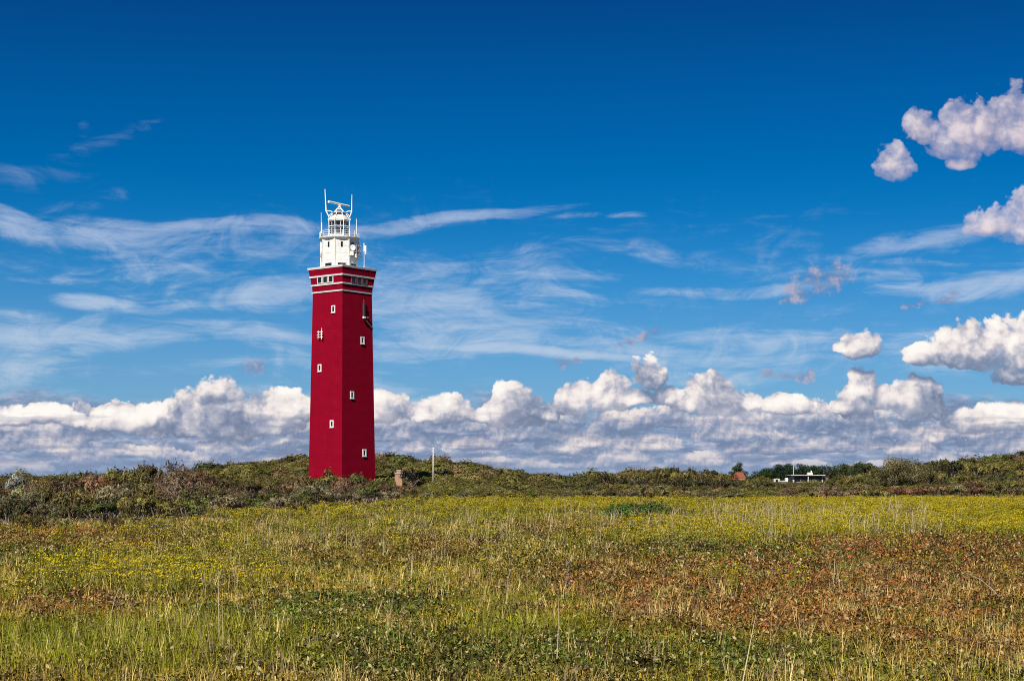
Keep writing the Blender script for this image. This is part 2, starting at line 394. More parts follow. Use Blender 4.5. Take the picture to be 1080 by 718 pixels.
M = {}
def brick_red():
    m = bpy.data.materials.new('red_painted_brick'); m.use_nodes = True
    nt = m.node_tree; b = nt.nodes['Principled BSDF']; B = NB(nt)
    tc = B.node('ShaderNodeTexCoord').outputs['Object']
    x, y, z = B.sep(tc)
    v = B.xyz(B.m('ADD', x, y), z, 0.0)
    br = B.node('ShaderNodeTexBrick'); B.put(br.inputs['Vector'], v)
    br.inputs['Scale'].default_value = 1.0
    br.inputs['Brick Width'].default_value = 0.50; br.inputs['Row Height'].default_value = 0.20
    br.inputs['Mortar Size'].default_value = 0.012; br.inputs['Bias'].default_value = -0.2
    br.inputs['Color1'].default_value = (0.240, 0.0008, 0.0165, 1); br.inputs['Color2'].default_value = (0.205, 0.0008, 0.0140, 1)
    br.inputs['Mortar'].default_value = (0.19, 0.001, 0.012, 1)
    st = B.noise(B.v('MULTIPLY', tc, (1.3, 1.3, 0.10)), 1.0, 5, 0.65, dim='3D')
    patch = B.noise(tc, 0.35, 4, 0.6, dim='3D')
    f = B.m('MULTIPLY', B.step(st, 0.42, 0.72), 0.55)
    c = B.mix(f, br.outputs[0], (0.18, 0.001, 0.012))
    c = B.mix(B.m('MULTIPLY', B.step(patch, 0.5, 0.7), 0.35), c, (0.28, 0.003, 0.022))
    band = B.noise(B.v('MULTIPLY', tc, (0.12, 0.12, 1.1)), 1.0, 5, 0.7, dim='3D')
    c = B.mix(B.m('MULTIPLY', B.step(band, 0.40, 0.62), 0.40), c, (0.165, 0.0008, 0.011))
    chip = B.noise(tc, 2.2, 6, 0.7, dim='3D')
    c = B.mix(B.m('MULTIPLY', B.step(chip, 0.60, 0.70), 0.35), c, (0.33, 0.018, 0.035))
    # lime runs and soot that the rain has left
    run = B.noise(B.v('MULTIPLY', tc, (3.2, 3.2, 0.05)), 1.0, 4, 0.7, dim='3D')
    c = B.mix(B.m('MULTIPLY', B.step(run, 0.55, 0.72), 0.22), c, (0.13, 0.001, 0.009))
    B.put(b.inputs['Base Color'], c)
    b.inputs['Roughness'].default_value = 0.8; b.inputs['Specular IOR Level'].default_value = 0.06
    n = B.node('ShaderNodeBump'); n.inputs['Strength'].default_value = 0.5; n.inputs['Distance'].default_value = 0.02
    B.put(n.inputs['Height'], br.outputs['Fac']); n.invert = True
    B.put(b.inputs['Normal'], n.outputs[0])
    return m
M['red'] = brick_red()
M['white'] = mat('white_paint', (0.72, 0.73, 0.74), 0.5, (1.3, (0.60, 0.60, 0.59)))
M['white_iron'] = mat('white_iron', (0.76, 0.76, 0.74), 0.45, (2.5, (0.52, 0.49, 0.44)))
M['house_white'] = mat('weathered_white_wall', (0.56, 0.55, 0.52), 0.7, (1.2, (0.42, 0.41, 0.38)))
M['white_metal'] = mat('white_metal', (0.82, 0.83, 0.84), 0.35)
M['dark'] = mat('dark_opening', (0.012, 0.012, 0.014), 0.25, spec=0.5)
M['dark_metal'] = mat('dark_metal', (0.06, 0.055, 0.055), 0.5)
M['rust_and_shade'] = mat('rusty_metal_and_shade', (0.13, 0.045, 0.035), 0.7, (4, (0.22, 0.09, 0.05)))  # rusty metal of strut and box; also paints shade on right frieze frames
M['grey_metal'] = mat('grey_metal', (0.35, 0.36, 0.37), 0.4, metal=0.3)
M['roof_grey'] = mat('lead_roof', (0.62, 0.62, 0.60), 0.5, (1.5, (0.48, 0.48, 0.47)))
M['lens'] = mat('lamp_lens', (0.55, 0.62, 0.60), 0.1, spec=0.6)
M['tan_brick'] = mat('tan_brick', (0.40, 0.25, 0.17), 0.85, (3.0, (0.30, 0.17, 0.12)), 0.4, 8)
M['orange_tile'] = mat('orange_tile', (0.27, 0.085, 0.045), 0.85, (5, (0.20, 0.06, 0.035)))
M['concrete'] = mat('pale_concrete', (0.45, 0.43, 0.40), 0.85, (2, (0.36, 0.34, 0.31)))
M['wood_dead'] = mat('dead_wood', (0.42, 0.36, 0.29), 0.9, (6, (0.24, 0.20, 0.16)))
def glass_mat():
    m = bpy.data.materials.new('lantern_glass'); m.use_nodes = True
    nt = m.node_tree; nt.nodes.clear(); B = NB(nt)
    gl = B.node('ShaderNodeBsdfGlossy'); gl.inputs['Roughness'].default_value = 0.03
    tr = B.node('ShaderNodeBsdfTransparent'); tr.inputs[0].default_value = (0.62, 0.68, 0.68, 1)
    fr = B.node('ShaderNodeFresnel'); fr.inputs[0].default_value = 1.5
    mx = B.node('ShaderNodeMixShader'); B.put(mx.inputs[0], fr.outputs[0])
    nt.links.new(tr.outputs[0], mx.inputs[1]); nt.links.new(gl.outputs[0], mx.inputs[2])
    o = B.node('ShaderNodeOutputMaterial'); nt.links.new(mx.outputs[0], o.inputs[0])
    return m
M['glass'] = glass_mat()

def leaf_mat(name, transl=0.25, by_object=False, by_tint=False, color=(0.08, 0.1, 0.03), var=0.45, rough=0.6, hue2=None, clump=False):
    """foliage: a base colour, each leaf its own shade; the base may come from the object's colour or from the planted tuft"""
    m = bpy.data.materials.new(name); m.use_nodes = True
    nt = m.node_tree; nt.nodes.clear(); B = NB(nt)
    if by_tint:
        a = B.node('ShaderNodeAttribute'); a.attribute_type = 'INSTANCER'; a.attribute_name = 'tint'; base = a.outputs['Color']
    elif by_object: base = B.node('ShaderNodeObjectInfo').outputs['Color']
    else:
        rgb = B.node('ShaderNodeRGB'); rgb.outputs[0].default_value = (*color, 1); base = rgb.outputs[0]
    rnd = B.node('ShaderNodeNewGeometry').outputs['Random Per Island']
    k = B.m('MULTIPLY_ADD', rnd, 2 * var, 1.0 - var)
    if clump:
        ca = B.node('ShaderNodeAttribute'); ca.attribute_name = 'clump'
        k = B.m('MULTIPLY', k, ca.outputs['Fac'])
    c = B.v('MULTIPLY', base, B.xyz(k, k, k))
    if hue2 is not None:
        r2 = B.m('FRACT', B.m('MULTIPLY', rnd, 17.31))
        c = B.mix(B.step(r2, hue2[1], hue2[1] + 0.02, False), c, tuple(hue2[0]))
    d = B.node('ShaderNodeBsdfDiffuse'); B.put(d.inputs[0], c)
    t = B.node('ShaderNodeBsdfTranslucent'); B.put(t.inputs[0], B.v('MULTIPLY', c, (1.15, 1.15, 0.5)))
    mx = B.node('ShaderNodeMixShader'); mx.inputs[0].default_value = transl
    nt.links.new(d.outputs[0], mx.inputs[1]); nt.links.new(t.outputs[0], mx.inputs[2])
    g = B.node('ShaderNodeBsdfGlossy'); g.inputs['Roughness'].default_value = rough; g.inputs[0].default_value = (0.8, 0.8, 0.8, 1)
    mg = B.node('ShaderNodeMixShader'); mg.inputs[0].default_value = 0.012
    nt.links.new(mx.outputs[0], mg.inputs[1]); nt.links.new(g.outputs[0], mg.inputs[2])
    o = B.node('ShaderNodeOutputMaterial'); nt.links.new(mg.outputs[0], o.inputs[0])
    return m
M['tint_leaf'] = leaf_mat('meadow_leaf', 0.25, by_tint=True, var=0.65, hue2=((0.50, 0.40, 0.20), 0.91))  # hue2 paints stray leaves pale as glints
M['scrub_leaf'] = leaf_mat('scrub_leaf', 0.15, by_tint=True, var=0.55)
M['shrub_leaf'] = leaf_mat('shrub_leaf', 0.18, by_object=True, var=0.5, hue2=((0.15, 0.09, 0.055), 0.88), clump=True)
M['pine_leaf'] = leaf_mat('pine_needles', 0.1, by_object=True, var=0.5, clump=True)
M['petal'] = leaf_mat('yellow_petal', 0.25, color=(0.50, 0.41, 0.025), var=0.4)
M['bark'] = mat('bark', (0.13, 0.10, 0.08), 0.9, (5, (0.24, 0.20, 0.16)))
M['pale_twig'] = mat('pale_twig', (0.30, 0.25, 0.20), 0.9, (5, (0.16, 0.12, 0.10)))

# ------------------------------------------------------------------ ground
def vnoise(x, y, s, seed):
    """smooth value noise in numpy"""
    r = np.random.default_rng(seed).random((64, 64))
    u, v = x / s, y / s
    i, j = np.floor(u).astype(int), np.floor(v).astype(int)
    f, g = u - i, v - j
    f = f * f * (3 - 2 * f); g = g * g * (3 - 2 * g)
    q = lambda a, b: r[a % 64, b % 64]
    return (q(i, j) * (1 - f) + q(i + 1, j) * f) * (1 - g) + (q(i, j + 1) * (1 - f) + q(i + 1, j + 1) * f) * g
def fbm(x, y, s, seed, n=4):
    t, a, tot = 0, 1.0, 0
    for k in range(n):
        t = t + a * vnoise(x + 17 * k, y - 31 * k, s, seed + k); tot += a; a *= 0.55; s *= 0.5
    return t / tot

# dune ridges: depth, front width, back width, crest profile (bearing as photograph column, crest row)
RIDGES = [
    (128, 30, 60, [(-400, 517), (0, 523), (60, 521), (120, 520), (170, 519), (210, 520), (250, 523), (300, 527), (345, 529), (400, 531), (480, 532), (560, 532), (2000, 532)]),
    (225, 40, 60, [(-600, 512), (200, 512), (330, 513), (400, 513), (470, 514), (560, 517), (640, 515), (720, 518), (800, 518), (900, 514), (960, 512), (1040, 511), (1080, 509), (1300, 505), (2000, 510)]),
    (330, 60, 60, [(-600, 510), (300, 512), (600, 513), (780, 515), (880, 515), (920, 508), (965, 500), (1000, 496), (1040, 492), (1080, 485), (1160, 478), (1400, 476), (2000, 490)]),
    (430, 90, 120, [(-1200, 500), (-200, 504), (0, 512), (190, 506), (225, 498), (260, 493), (300, 489), (330, 488), (380, 486), (405, 487), (430, 490), (480, 493), (520, 500), (550, 506), (580, 510), (620, 508), (660, 505), (700, 504), (760, 507), (820, 509), (900, 508), (1000, 500), (1200, 495), (2400, 490)]),
]
def ground_z(x, y):
    x = np.asarray(x, float); y = np.asarray(y, float)
    yy = np.maximum(y, 20.0)
    px = 540 + F * x / yy
    z = 0.25 * (fbm(x, y, 14.0, 3, 3) - 0.5) + 0.10 * (fbm(x, y, 3.0, 9, 2) - 0.5)
    z = z * np.clip((np.hypot(x, y) - 1.0) / 6.0, 0, 1)
    for (Yr, wf, wb, prof) in RIDGES:
        p = np.array(prof, float)
        top = ZC + (HZ - np.interp(px, p[:, 0], p[:, 1])) / F * Yr
        top = np.maximum(top, 0.0)
        d = y - Yr
        b = np.exp(-(d / np.where(d < 0, wf, wb)) ** 2 * 1.2)
        z = np.maximum(z, z * (1 - b) + top * b) if False else np.maximum(z, top * b + z * (1 - 0.5 * b))
    far = np.clip((y - 90.0) / 60.0, 0, 1)
    z = z + far * 0.5 * (fbm(x, y, 26.0, 21, 3) - 0.5)
    z = z + np.clip((y - 310.0) / 60.0, 0, 1) * 2.6 * (fbm(x, y, 22.0, 27, 4) - 0.45)
    return z

def ground_mat():
    m = bpy.data.materials.new('dune_meadow_soil'); m.use_nodes = True
    nt = m.node_tree; b = nt.nodes['Principled BSDF']; B = NB(nt)
    tc = B.node('ShaderNodeTexCoord').outputs['Object']
    n1 = B.noise(tc, 0.22, 6, 0.6, dim='3D'); n2 = B.noise(tc, 1.7, 5, 0.65, dim='3D'); n3 = B.noise(tc, 14, 4, 0.7, dim='3D')
    c = B.ramp(n2, [(0.30, (0.035, 0.030, 0.012)), (0.48, (0.06, 0.046, 0.018)), (0.62, (0.09, 0.07, 0.024)), (0.78, (0.15, 0.105, 0.05))])
    c = B.mix(B.m('MULTIPLY', B.step(n1, 0.5, 0.66), 0.55), c, (0.075, 0.085, 0.024))
    c = B.mix(B.m('MULTIPLY', B.step(n3, 0.5, 0.75), 0.5), c, (0.03, 0.026, 0.014))
    # bare sand on the dunes
    x, y, z = B.sep(tc)
    n4 = B.noise(tc, 0.07, 5, 0.6, dim='3D')
    sand = B.m('MULTIPLY', B.step(n4, 0.60, 0.68), B.step(y, 190, 260))
    c = B.mix(B.m('MULTIPLY', sand, 0.7), c, (0.38, 0.29, 0.20))
    B.put(b.inputs['Base Color'], c)
    b.inputs['Roughness'].default_value = 0.95; b.inputs['Specular IOR Level'].default_value = 0.1
    n = B.node('ShaderNodeBump'); n.inputs['Strength'].default_value = 0.8; n.inputs['Distance'].default_value = 0.12
    B.put(n.inputs['Height'], B.m('ADD', n2, n3)); B.put(b.inputs['Normal'], n.outputs[0])
    return m
def build_ground():
    ys = np.concatenate([np.linspace(-400, -20, 20), np.linspace(-16, 12, 15), np.geomspace(13, 260, 190), np.linspace(263, 620, 120), np.geomspace(640, 9000, 30)])
    ss = np.linspace(-1, 1, 261)
    xs = ss[None, :] * (70 + 0.75 * np.maximum(ys, 0))[:, None]
    Yg = np.repeat(ys[:, None], len(ss), 1)
    Z = ground_z(xs, Yg)
    n, k = xs.shape
    v = np.stack([xs, Yg, Z], -1).reshape(-1, 3)
    i = np.arange((n - 1) * k).reshape(n - 1, k)[:, :-1].ravel()
    f = np.stack([i, i + 1, i + k + 1, i + k], -1)
    me = bpy.data.meshes.new('ground'); me.from_pydata(v.tolist(), [], f.tolist()); me.update()
    me.polygons.foreach_set('use_smooth', [True] * len(me.polygons))
    o = bpy.data.objects.new('ground', me); COL.objects.link(o); me.materials.append(ground_mat())
    tag(o, kind='structure')
build_ground()
def gz(x, y): return float(ground_z(np.array([x]), np.array([y]))[0])

# ------------------------------------------------------------------ lighthouse
def lighthouse():
    D = 300.0
    bx = (360.7 - 540) / F * D
    bz = gz(bx, D) - 0.3
    root = empty('lighthouse', (bx, D, bz), R(-39.0),
                 'tall square crimson brick lighthouse with white lantern room standing behind the dune scrub', 'lighthouse')
    h = lambda py, d=294.0: ZC + (HZ - py) / F * d - bz       # height above the base
    red, wh = M['red'], M['white']
    z4, z3, z2, z1 = h(305.8), h(298.2), h(289.3), h(280.6)
    sq = lambda prof, c0=True, c1=True: [(r * math.sqrt(2), z) for r, z in prof]
    mb = MB(); mb.rings(sq([(4.40, 0), (4.36, h(500)), (3.87, z4)]), 4, math.pi / 4)
    mb.build('tower_shaft', red, root)
    mb = MB(); mb.rings(sq([(3.90, z4 + .02), (4.00, z3)]), 4, math.pi / 4); mb.build('lower_cornice', red, root)
    mb = MB(); mb.rings(sq([(4.06, z3 + .02), (4.20, z2)]), 4, math.pi / 4); mb.build('frieze', red, root)
    mb = MB(); mb.rings(sq([(4.26, z2 + .02), (4.46, z1 - .1)]), 4, math.pi / 4); mb.build('upper_cornice', red, root)
    for (r, z, hh) in ((4.00, z4, .26), (4.13, z3, .28), (4.32, z2, .30)):
        mb = MB(); mb.rings(sq([(r, z - hh / 2), (r + .05, z + hh / 2)]), 4, math.pi / 4); mb.build('white_band', wh, root)
    mb = MB(); mb.rings(sq([(4.52, z1 - .16), (4.60, z1 + .16), (4.60, z1 + .22), (4.3, z1 + .26)]), 4, math.pi / 4); mb.build('white_cap', wh, root)
    # frames for the two visible faces: u along the face (left to right seen from outside), n outward
    def face(side, z):
        a = 4.40 + (3.87 - 4.40) * min(z, z4) / z4
        if side == 'L': return Vector((0, -a, z)), Vector((1, 0, 0)), Vector((0, -1, 0))
        return Vector((a, 0, z)), Vector((0, 1, 0)), Vector((1, 0, 0))
    def fbox(mb, side, u, z, w, hh, off, th, a=None):
        c, U, N = face(side, z)
        if a is not None: c = Vector((0, -a, z)) if side == 'L' else Vector((a, 0, z))
        Mx = Matrix((U, N, Vector((0, 0, 1)))).transposed()
        mb.box(c + U * u + N * off, (w, th, hh), Mx)
    def window(side, frac, py, w=0.95, hh=1.35, dframe=.22):
        d = 297.0
        z = h(py, d); u = (frac - 0.5) * 2 * 4.1
        fr = MB()
        for s in (-1, 1):
            fbox(fr, side, u + s * (w / 2 - dframe / 2), z, dframe, hh, 0.05, 0.16)
            fbox(fr, side, u, z + s * (hh / 2 - dframe / 2), w - 2 * dframe, dframe, 0.047, 0.15)
        fbox(fr, side, u, z - hh / 2 - .035, w + .08, .07, .09, .20)
        o = fr.build('window', wh, root)
        p = MB(); fbox(p, side, u, z, w - 2 * dframe, hh - 2 * dframe, -0.02, 0.10); p.build('pane', M['dark'], o)
        return o
    window('L', .70, 327); window('L', .29, 388); window('L', .70, 447.5)
    window('R', .65, 358.5); window('R', .30, 417); window('R', .68, 477.5)
    # blank walls at the back have a few windows as well
    # frieze openings
    zc = (z2 + z3) / 2
    for side in 'LR':
        for k in (-1, 0, 1):
            u = k * 1.45 - (0.25 if side == 'L' else -0.2)
            fr = MB(); w, hh = 1.3, 1.08
            for s in (-1, 1): fbox(fr, side, u + s * (w / 2 - .08), zc, .14, hh, 0.02, .22, 4.13)
            fbox(fr, side, u, zc - hh / 2 + .06, w - .30, .12, 0.02, .2, 4.13)
            o = fr.build('window', M['white'] if side == 'L' else M['rust_and_shade'], root)  # right-hand frames coloured dark brown to paint in that face's shade
            p = MB(); fbox(p, side, u, zc, w - .3, hh - .1, -0.02, .14, 4.13); p.build('pane', M['dark'], o)
    # white cross-barred aerial bracket on the left face
    mb = MB(); zb = h(353, 297)
    for du in (-.55, .25): fbox(mb, 'L', -1.25 + du, zb, .10, 1.5, .45, .10)
    for dz in (-.5, .0, .5): fbox(mb, 'L', -1.30, zb + dz, 1.5, .09, .52, .09)
    fbox(mb, 'L', -.75, zb + .1, .08, 2.1, .6, .08)
    for du in (-.55, .25):
        for dz in (-.5, .5): fbox(mb, 'L', -1.25 + du, zb + dz, .07, .07, .22, .46)
    mb.build('aerial_bracket', M['white_metal'], root)
    # dark panel aerial on a strut on the right face
    zp = h(326.5, 297); up = (.66 - .5) * 8.2
    mb = MB(); fbox(mb, 'R', up, zp, .42, 2.6, .40, .26); fbox(mb, 'R', up, zp + 1.6, .22, .8, .36, .16)
    o = mb.build('panel_aerial', M['dark_metal'], root)
    mb = MB(); fbox(mb, 'R', up, zp - 1.35, .5, .35, .42, .3); mb.build('aerial_foot', M['white_metal'], o)
    mb = MB(); c, U, N = face('R', zp)
    mb.tube([c + U * (up + .1) + N * .3 + Vector((0, 0, -1.5)), c + U * (up + 2.3) + N * .42 + Vector((0, 0, -3.3))], .17, 8)
    mb.tube([c + U * (up + 2.3) + N * .42 + Vector((0, 0, -3.3)), c + U * (up + 2.3) - N * .3 + Vector((0, 0, -3.3))], .12, 8)
    mb.build('strut', M['rust_and_shade'], root)
    mb = MB(); fbox(mb, 'R', up + 1.0, zp - 1.3, .4, .4, .3, .4); mb.build('junction_box', M['rust_and_shade'], root)

    # ---- white lantern house, built around its own axis, set a little left of the tower's middle
    top = z1 + .24
    lx = bpy.data.objects.new('lantern_house', None)
    ph = R(90)      # turn so that x runs right and y away, as seen
    th = -R(-39.0) - math.atan2(bx, D) * 0  # local turn back to world axes
    off = Vector((-0.62, 0, 0)); off.rotate(Matrix.Rotation(R(39), 3, 'Z'))
    W = Matrix.Translation((off.x, off.y, 0)) @ Matrix.Rotation(R(39) + math.atan2(-bx, D), 4, 'Z')
    H = lambda py: ZC + (HZ - py) / F * D - bz
    def put(mb, name, m, parent=root, smooth=False):
        mb.V = [tuple(W @ Vector(v)) for v in mb.V]
        return mb.build(name, m, parent, smooth)
    px = lambda p: (p - 357.3) / F * D
    r8 = 3.46
    z5 = H(254.5)
    vth = lambda deg: (r8 * math.sin(R(deg)), -r8 * math.cos(R(deg)))   # bearing from the viewer's side, clockwise to the right
    angs = [-14 + 45 * k for k in range(8)]
    mb = MB()
    mb.add([(*vth(a), top) for a in angs] + [(*vth(a), z5) for a in angs], [(k, (k + 1) % 8, 8 + (k + 1) % 8, 8 + k) for k in range(8)] + [tuple(range(8, 16))])
    lan = put(mb, 'lantern_room', M['white'])
    # rebated plate joints and corner strips
    mb = MB()
    for a in angs:
        x, y = vth(a); mb.box((x * 1.004, y * 1.004, (top + z5) / 2), (.22, .22, z5 - top - .02), Matrix.Rotation(R(a), 3, 'Z'))
    put(mb, 'corner_strip', M['white_iron'])
    mb = MB()
    for z in (top + 1.3, top + 2.6, top + 3.9):
        mb.add([(*[q * 1.006 for q in vth(a)], z - .03) for a in angs] + [(*[q * 1.006 for q in vth(a)], z + .03) for a in angs], [(k, (k + 1) % 8, 8 + (k + 1) % 8, 8 + k) for k in range(8)])
    put(mb, 'plate_seam', M['roof_grey'])
    def oct_box(mb, mid, z, w, hh, th_, du=0.0, out=0.02):
        rr = r8 * math.cos(R(22.5))
        N = Vector((math.sin(R(mid)), -math.cos(R(mid)), 0)); U = Vector((math.cos(R(mid)), math.sin(R(mid)), 0))
        mb.box(N * (rr + out) + U * du + Vector((0, 0, z)), (w, th_, hh), Matrix((U, N, Vector((0, 0, 1)))).transposed())
    for mid in (-36.5, 8.5, 53.5, -81.5):
        mb = MB(); oct_box(mb, mid, H(260.3), .34, .95, .10); put(mb, 'slit_window', M['dark'])
    for mid in (-36.5, 8.5, 53.5):
        mb = MB(); oct_box(mb, mid, top + .42, 1.75, .95, .14); v = put(mb, 'vent', M['white_iron'])
        mb = MB(); oct_box(mb, mid, top + .42, 1.45, .55, .14, out=.04); put(mb, 'vent_opening', M['dark'], v)
    # equipment cage on the shaded right-hand faces
    mb = MB(); oct_box(mb, 53.5, H(264), .8, 2.0, .12, -.35); put(mb, 'doorway', M['dark'])
    mb = MB()
    for z in (H(267.5), H(271.5), H(262)): oct_box(mb, 57, z, 1.5, .10, .9, .35, .5)
    for du in (-.35, .35, 1.05): oct_box(mb, 57, H(267), .08, 2.6, .08, du, .9)
    put(mb, 'equipment_rack', M['grey_metal'])
    mb = MB(); mb.rings([(0.05, -.25), (.45, -.12), (.55, 0), (.50, .02), (.05, -.18)], 20)
    mb.V = [tuple(Matrix.Rotation(R(20), 3, 'Z') @ Matrix.Rotation(R(90), 3, 'X') @ Vector(v) + Vector((2.55, -2.55, H(263.5)))) for v in mb.V]
    put(mb, 'dish_aerial', M['white_metal'], smooth=True)
    mb = MB(); mb.box((2.3, -2.75, H(269.5)), (.7, .5, .8)); mb.box((3.1, -2.2, H(271.5)), (.5, .5, .6)); put(mb, 'equipment_box', M['white_iron'])
    # cylinder aerials beside the room
    for p, y0, y1, r in ((338.3, 256.5, 272.5, .19), (377.3, 255.5, 271.5, .22)):
        mb = MB(); x = px(p); mb.tube([(x, -.4, H(y1)), (x, -.4, H(y0))], r, 10)
        o = put(mb, 'cylinder_aerial', M['white_metal'], smooth=True)
        mb = MB(); s = 1 if x > 0 else -1
        mb.tube([(x, -.4, H(y0 + 3)), (s * 2.9, -.4, H(y0 + 3)), (s * 2.9, -.4, H(y1 - 3)), (x, -.4, H(y1 - 3))], .05, 6)
        put(mb, 'stay', M['white_metal'], o)
    # gallery
    z6 = H(252.6)
    mb = MB(); mb.rings([(3.1, z6 - .75), (3.35, z6 - .35), (3.72, z6 - .12), (3.78, z6), (3.78, z6 + .16), (3.6, z6 + .18)], 32); gal = put(mb, 'gallery', M['white_iron'])
    mb = MB()
    for z in (z6 + .5, z6 + .85, z6 + 1.2): mb.tube([(3.66 * math.cos(2 * math.pi * k / 32), 3.66 * math.sin(2 * math.pi * k / 32), z) for k in range(33)], .035, 6)
    for k in range(18):
        a = 2 * math.pi * k / 18; mb.tube([(3.66 * math.cos(a), 3.66 * math.sin(a), z6 + .15), (3.66 * math.cos(a), 3.66 * math.sin(a), z6 + 1.22)], .045, 6)
    put(mb, 'railing', M['white_metal'])
    # lantern
    zb0, zb1, zg1, zd = z6 + .16, H(248.6), H(234.6), H(226.2)
    mb = MB(); mb.rings([(1.85, zb0), (1.85, zb1), (1.95, zb1 + .05), (1.95, zb1 + .14), (1.6, zb1 + .15)], 16); put(mb, 'lantern_plinth', M['white_iron'])
    mb = MB(); mb.rings([(1.70, zb1 + .16), (1.70, zg1 - .02)], 16, 0, False, False); put(mb, 'lantern_glass', M['glass'])
    mb = MB()
    for k in range(12):
        a = 2 * math.pi * (k + .3) / 12; mb.tube([(1.74 * math.cos(a), 1.74 * math.sin(a), zb1 + .14), (1.74 * math.cos(a), 1.74 * math.sin(a), zg1)], .05, 6)
    zm = (zb1 + zg1) / 2
    mb.tube([(1.74 * math.cos(2 * math.pi * k / 24), 1.74 * math.sin(2 * math.pi * k / 24), zm) for k in range(25)], .055, 6)
    put(mb, 'glazing_bars', M['white_metal'])
    mb = MB(); mb.rings([(.35, zb1 + .1), (.35, zb1 + .5), (.62, zb1 + .8), (.75, zm), (.62, zg1 - .5), (.3, zg1 - .2)], 16); put(mb, 'lamp', M['lens'], smooth=True)
    dz = zd - zg1
    mb = MB(); mb.rings([(1.95, zg1), (1.98, zg1 + .12)] + [(1.9 * math.cos(t), zg1 + .12 + dz * .92 * math.sin(t)) for t in np.linspace(0.05, 1.5, 8)], 24); put(mb, 'dome', M['roof_grey'], smooth=True)
    # frame round the lantern that carries the radar
    zf0, zf1, zt = H(233), H(225.3), H(222.6)
    mb = MB()
    for k in range(8):
        a = 2 * math.pi * (k + .5) / 8; c, s = math.cos(a), math.sin(a)
        mb.tube([(2.1 * c, 2.1 * s, z6 + .16), (2.1 * c, 2.1 * s, zf0), (1.25 * c, 1.25 * s, zf1)], .07, 6)
    for (r, z) in ((2.1, zf0), (1.25, zf1), (2.1, H(240))): mb.tube([(r * math.cos(2 * math.pi * k / 8 + math.pi / 8), r * math.sin(2 * math.pi * k / 8 + math.pi / 8), z) for k in range(9)], .07, 6)
    put(mb, 'radar_frame', M['white_metal'])
    mb = MB(); mb.rings([(1.4, zf1 + .02), (1.4, zf1 + .18)], 12); put(mb, 'radar_platform', M['white_iron'])
    za = H(217.6)
    mb = MB()
    for k in range(4):
        a = 2 * math.pi * (k + .5) / 4; mb.tube([(1.15 * math.cos(a), 1.15 * math.sin(a), zf1 + .15), (.18 * math.cos(a), .18 * math.sin(a), za - .25)], .09, 6)
    mb.tube([(.7 * math.cos(2 * math.pi * (k + .5) / 4), .7 * math.sin(2 * math.pi * (k + .5) / 4), zf1 + .75) for k in range(5)], .06, 6)
    mb.rings([(.32, za - .35), (.32, za + .1)], 10)
    put(mb, 'radar_pedestal', M['white_metal'])
    x0, x1 = px(346.2), px(367.6); yb = 2.3
    dirv = Vector((x1 - x0, 2 * yb, 0)); L = dirv.length; ang = math.atan2(dirv.y, dirv.x)
    mb = MB(); mb.tube([(x0, -yb, za + .34), (x1, yb, za + .34)], .21, 10); mb.box(((x0 + x1) / 2, 0, za + .14), (.8, .5, .2), Matrix.Rotation(ang, 3, 'Z'))
    put(mb, 'radar_antenna', M['white_metal'])
    # whips: (foot column, row) -> (tip column, row), width
    for (pa, ya, pb, yb_, r) in ((343.6, 224, 342.3, 200.5, .13), (370.4, 224, 370.6, 205.5, .10), (338.6, 247, 338.4, 225, .07), (375.3, 247, 375.3, 231, .09), (339.0, 247, 339.0, 236, .13)):
        mb = MB(); mb.tube([(px(pa), -.2, H(ya)), (px(pb), -.2, H(yb_))], [r, r * .55], 8); put(mb, 'whip_aerial', M['white_metal'])
    for s, p in ((-1, 343.6), (1, 370.4)):
        mb = MB(); x = px(p)
        mb.tube([(s * 1.1, -.2, zf1 + .1), (s * 1.7, -.2, zf1 + .35), (x, -.2, H(223.2))], .10, 6)
        mb.tube([(x, -.2, H(223.5)), (s * 1.95, -.2, H(229)), (s * 2.05, -.2, H(232.5))], .11, 6)
        mb.tube([(s * 1.15, -.2, zf1), (s * 1.7, -.2, H(227)), (s * 2.0, -.2, H(230))], .07, 6)
        put(mb, 'aerial_arm', M['white_metal'])
    # mast on the cap at the right corner
    mb = MB(); x = px(383.4)
    mb.tube([(x, -.2, top - .1), (x, -.2, H(256.5))], .09, 8); m_ = put(mb, 'mast', M['white_metal'])
    mb = MB(); mb.box((x + .2, -.25, H(262.3)), (.42, .3, 1.1)); mb.box((x + .28, -.25, H(266.5)), (.22, .2, .5)); put(mb, 'mast_panel', M['white_metal'], m_)
    bpy.data.objects.remove(lx)
lighthouse()

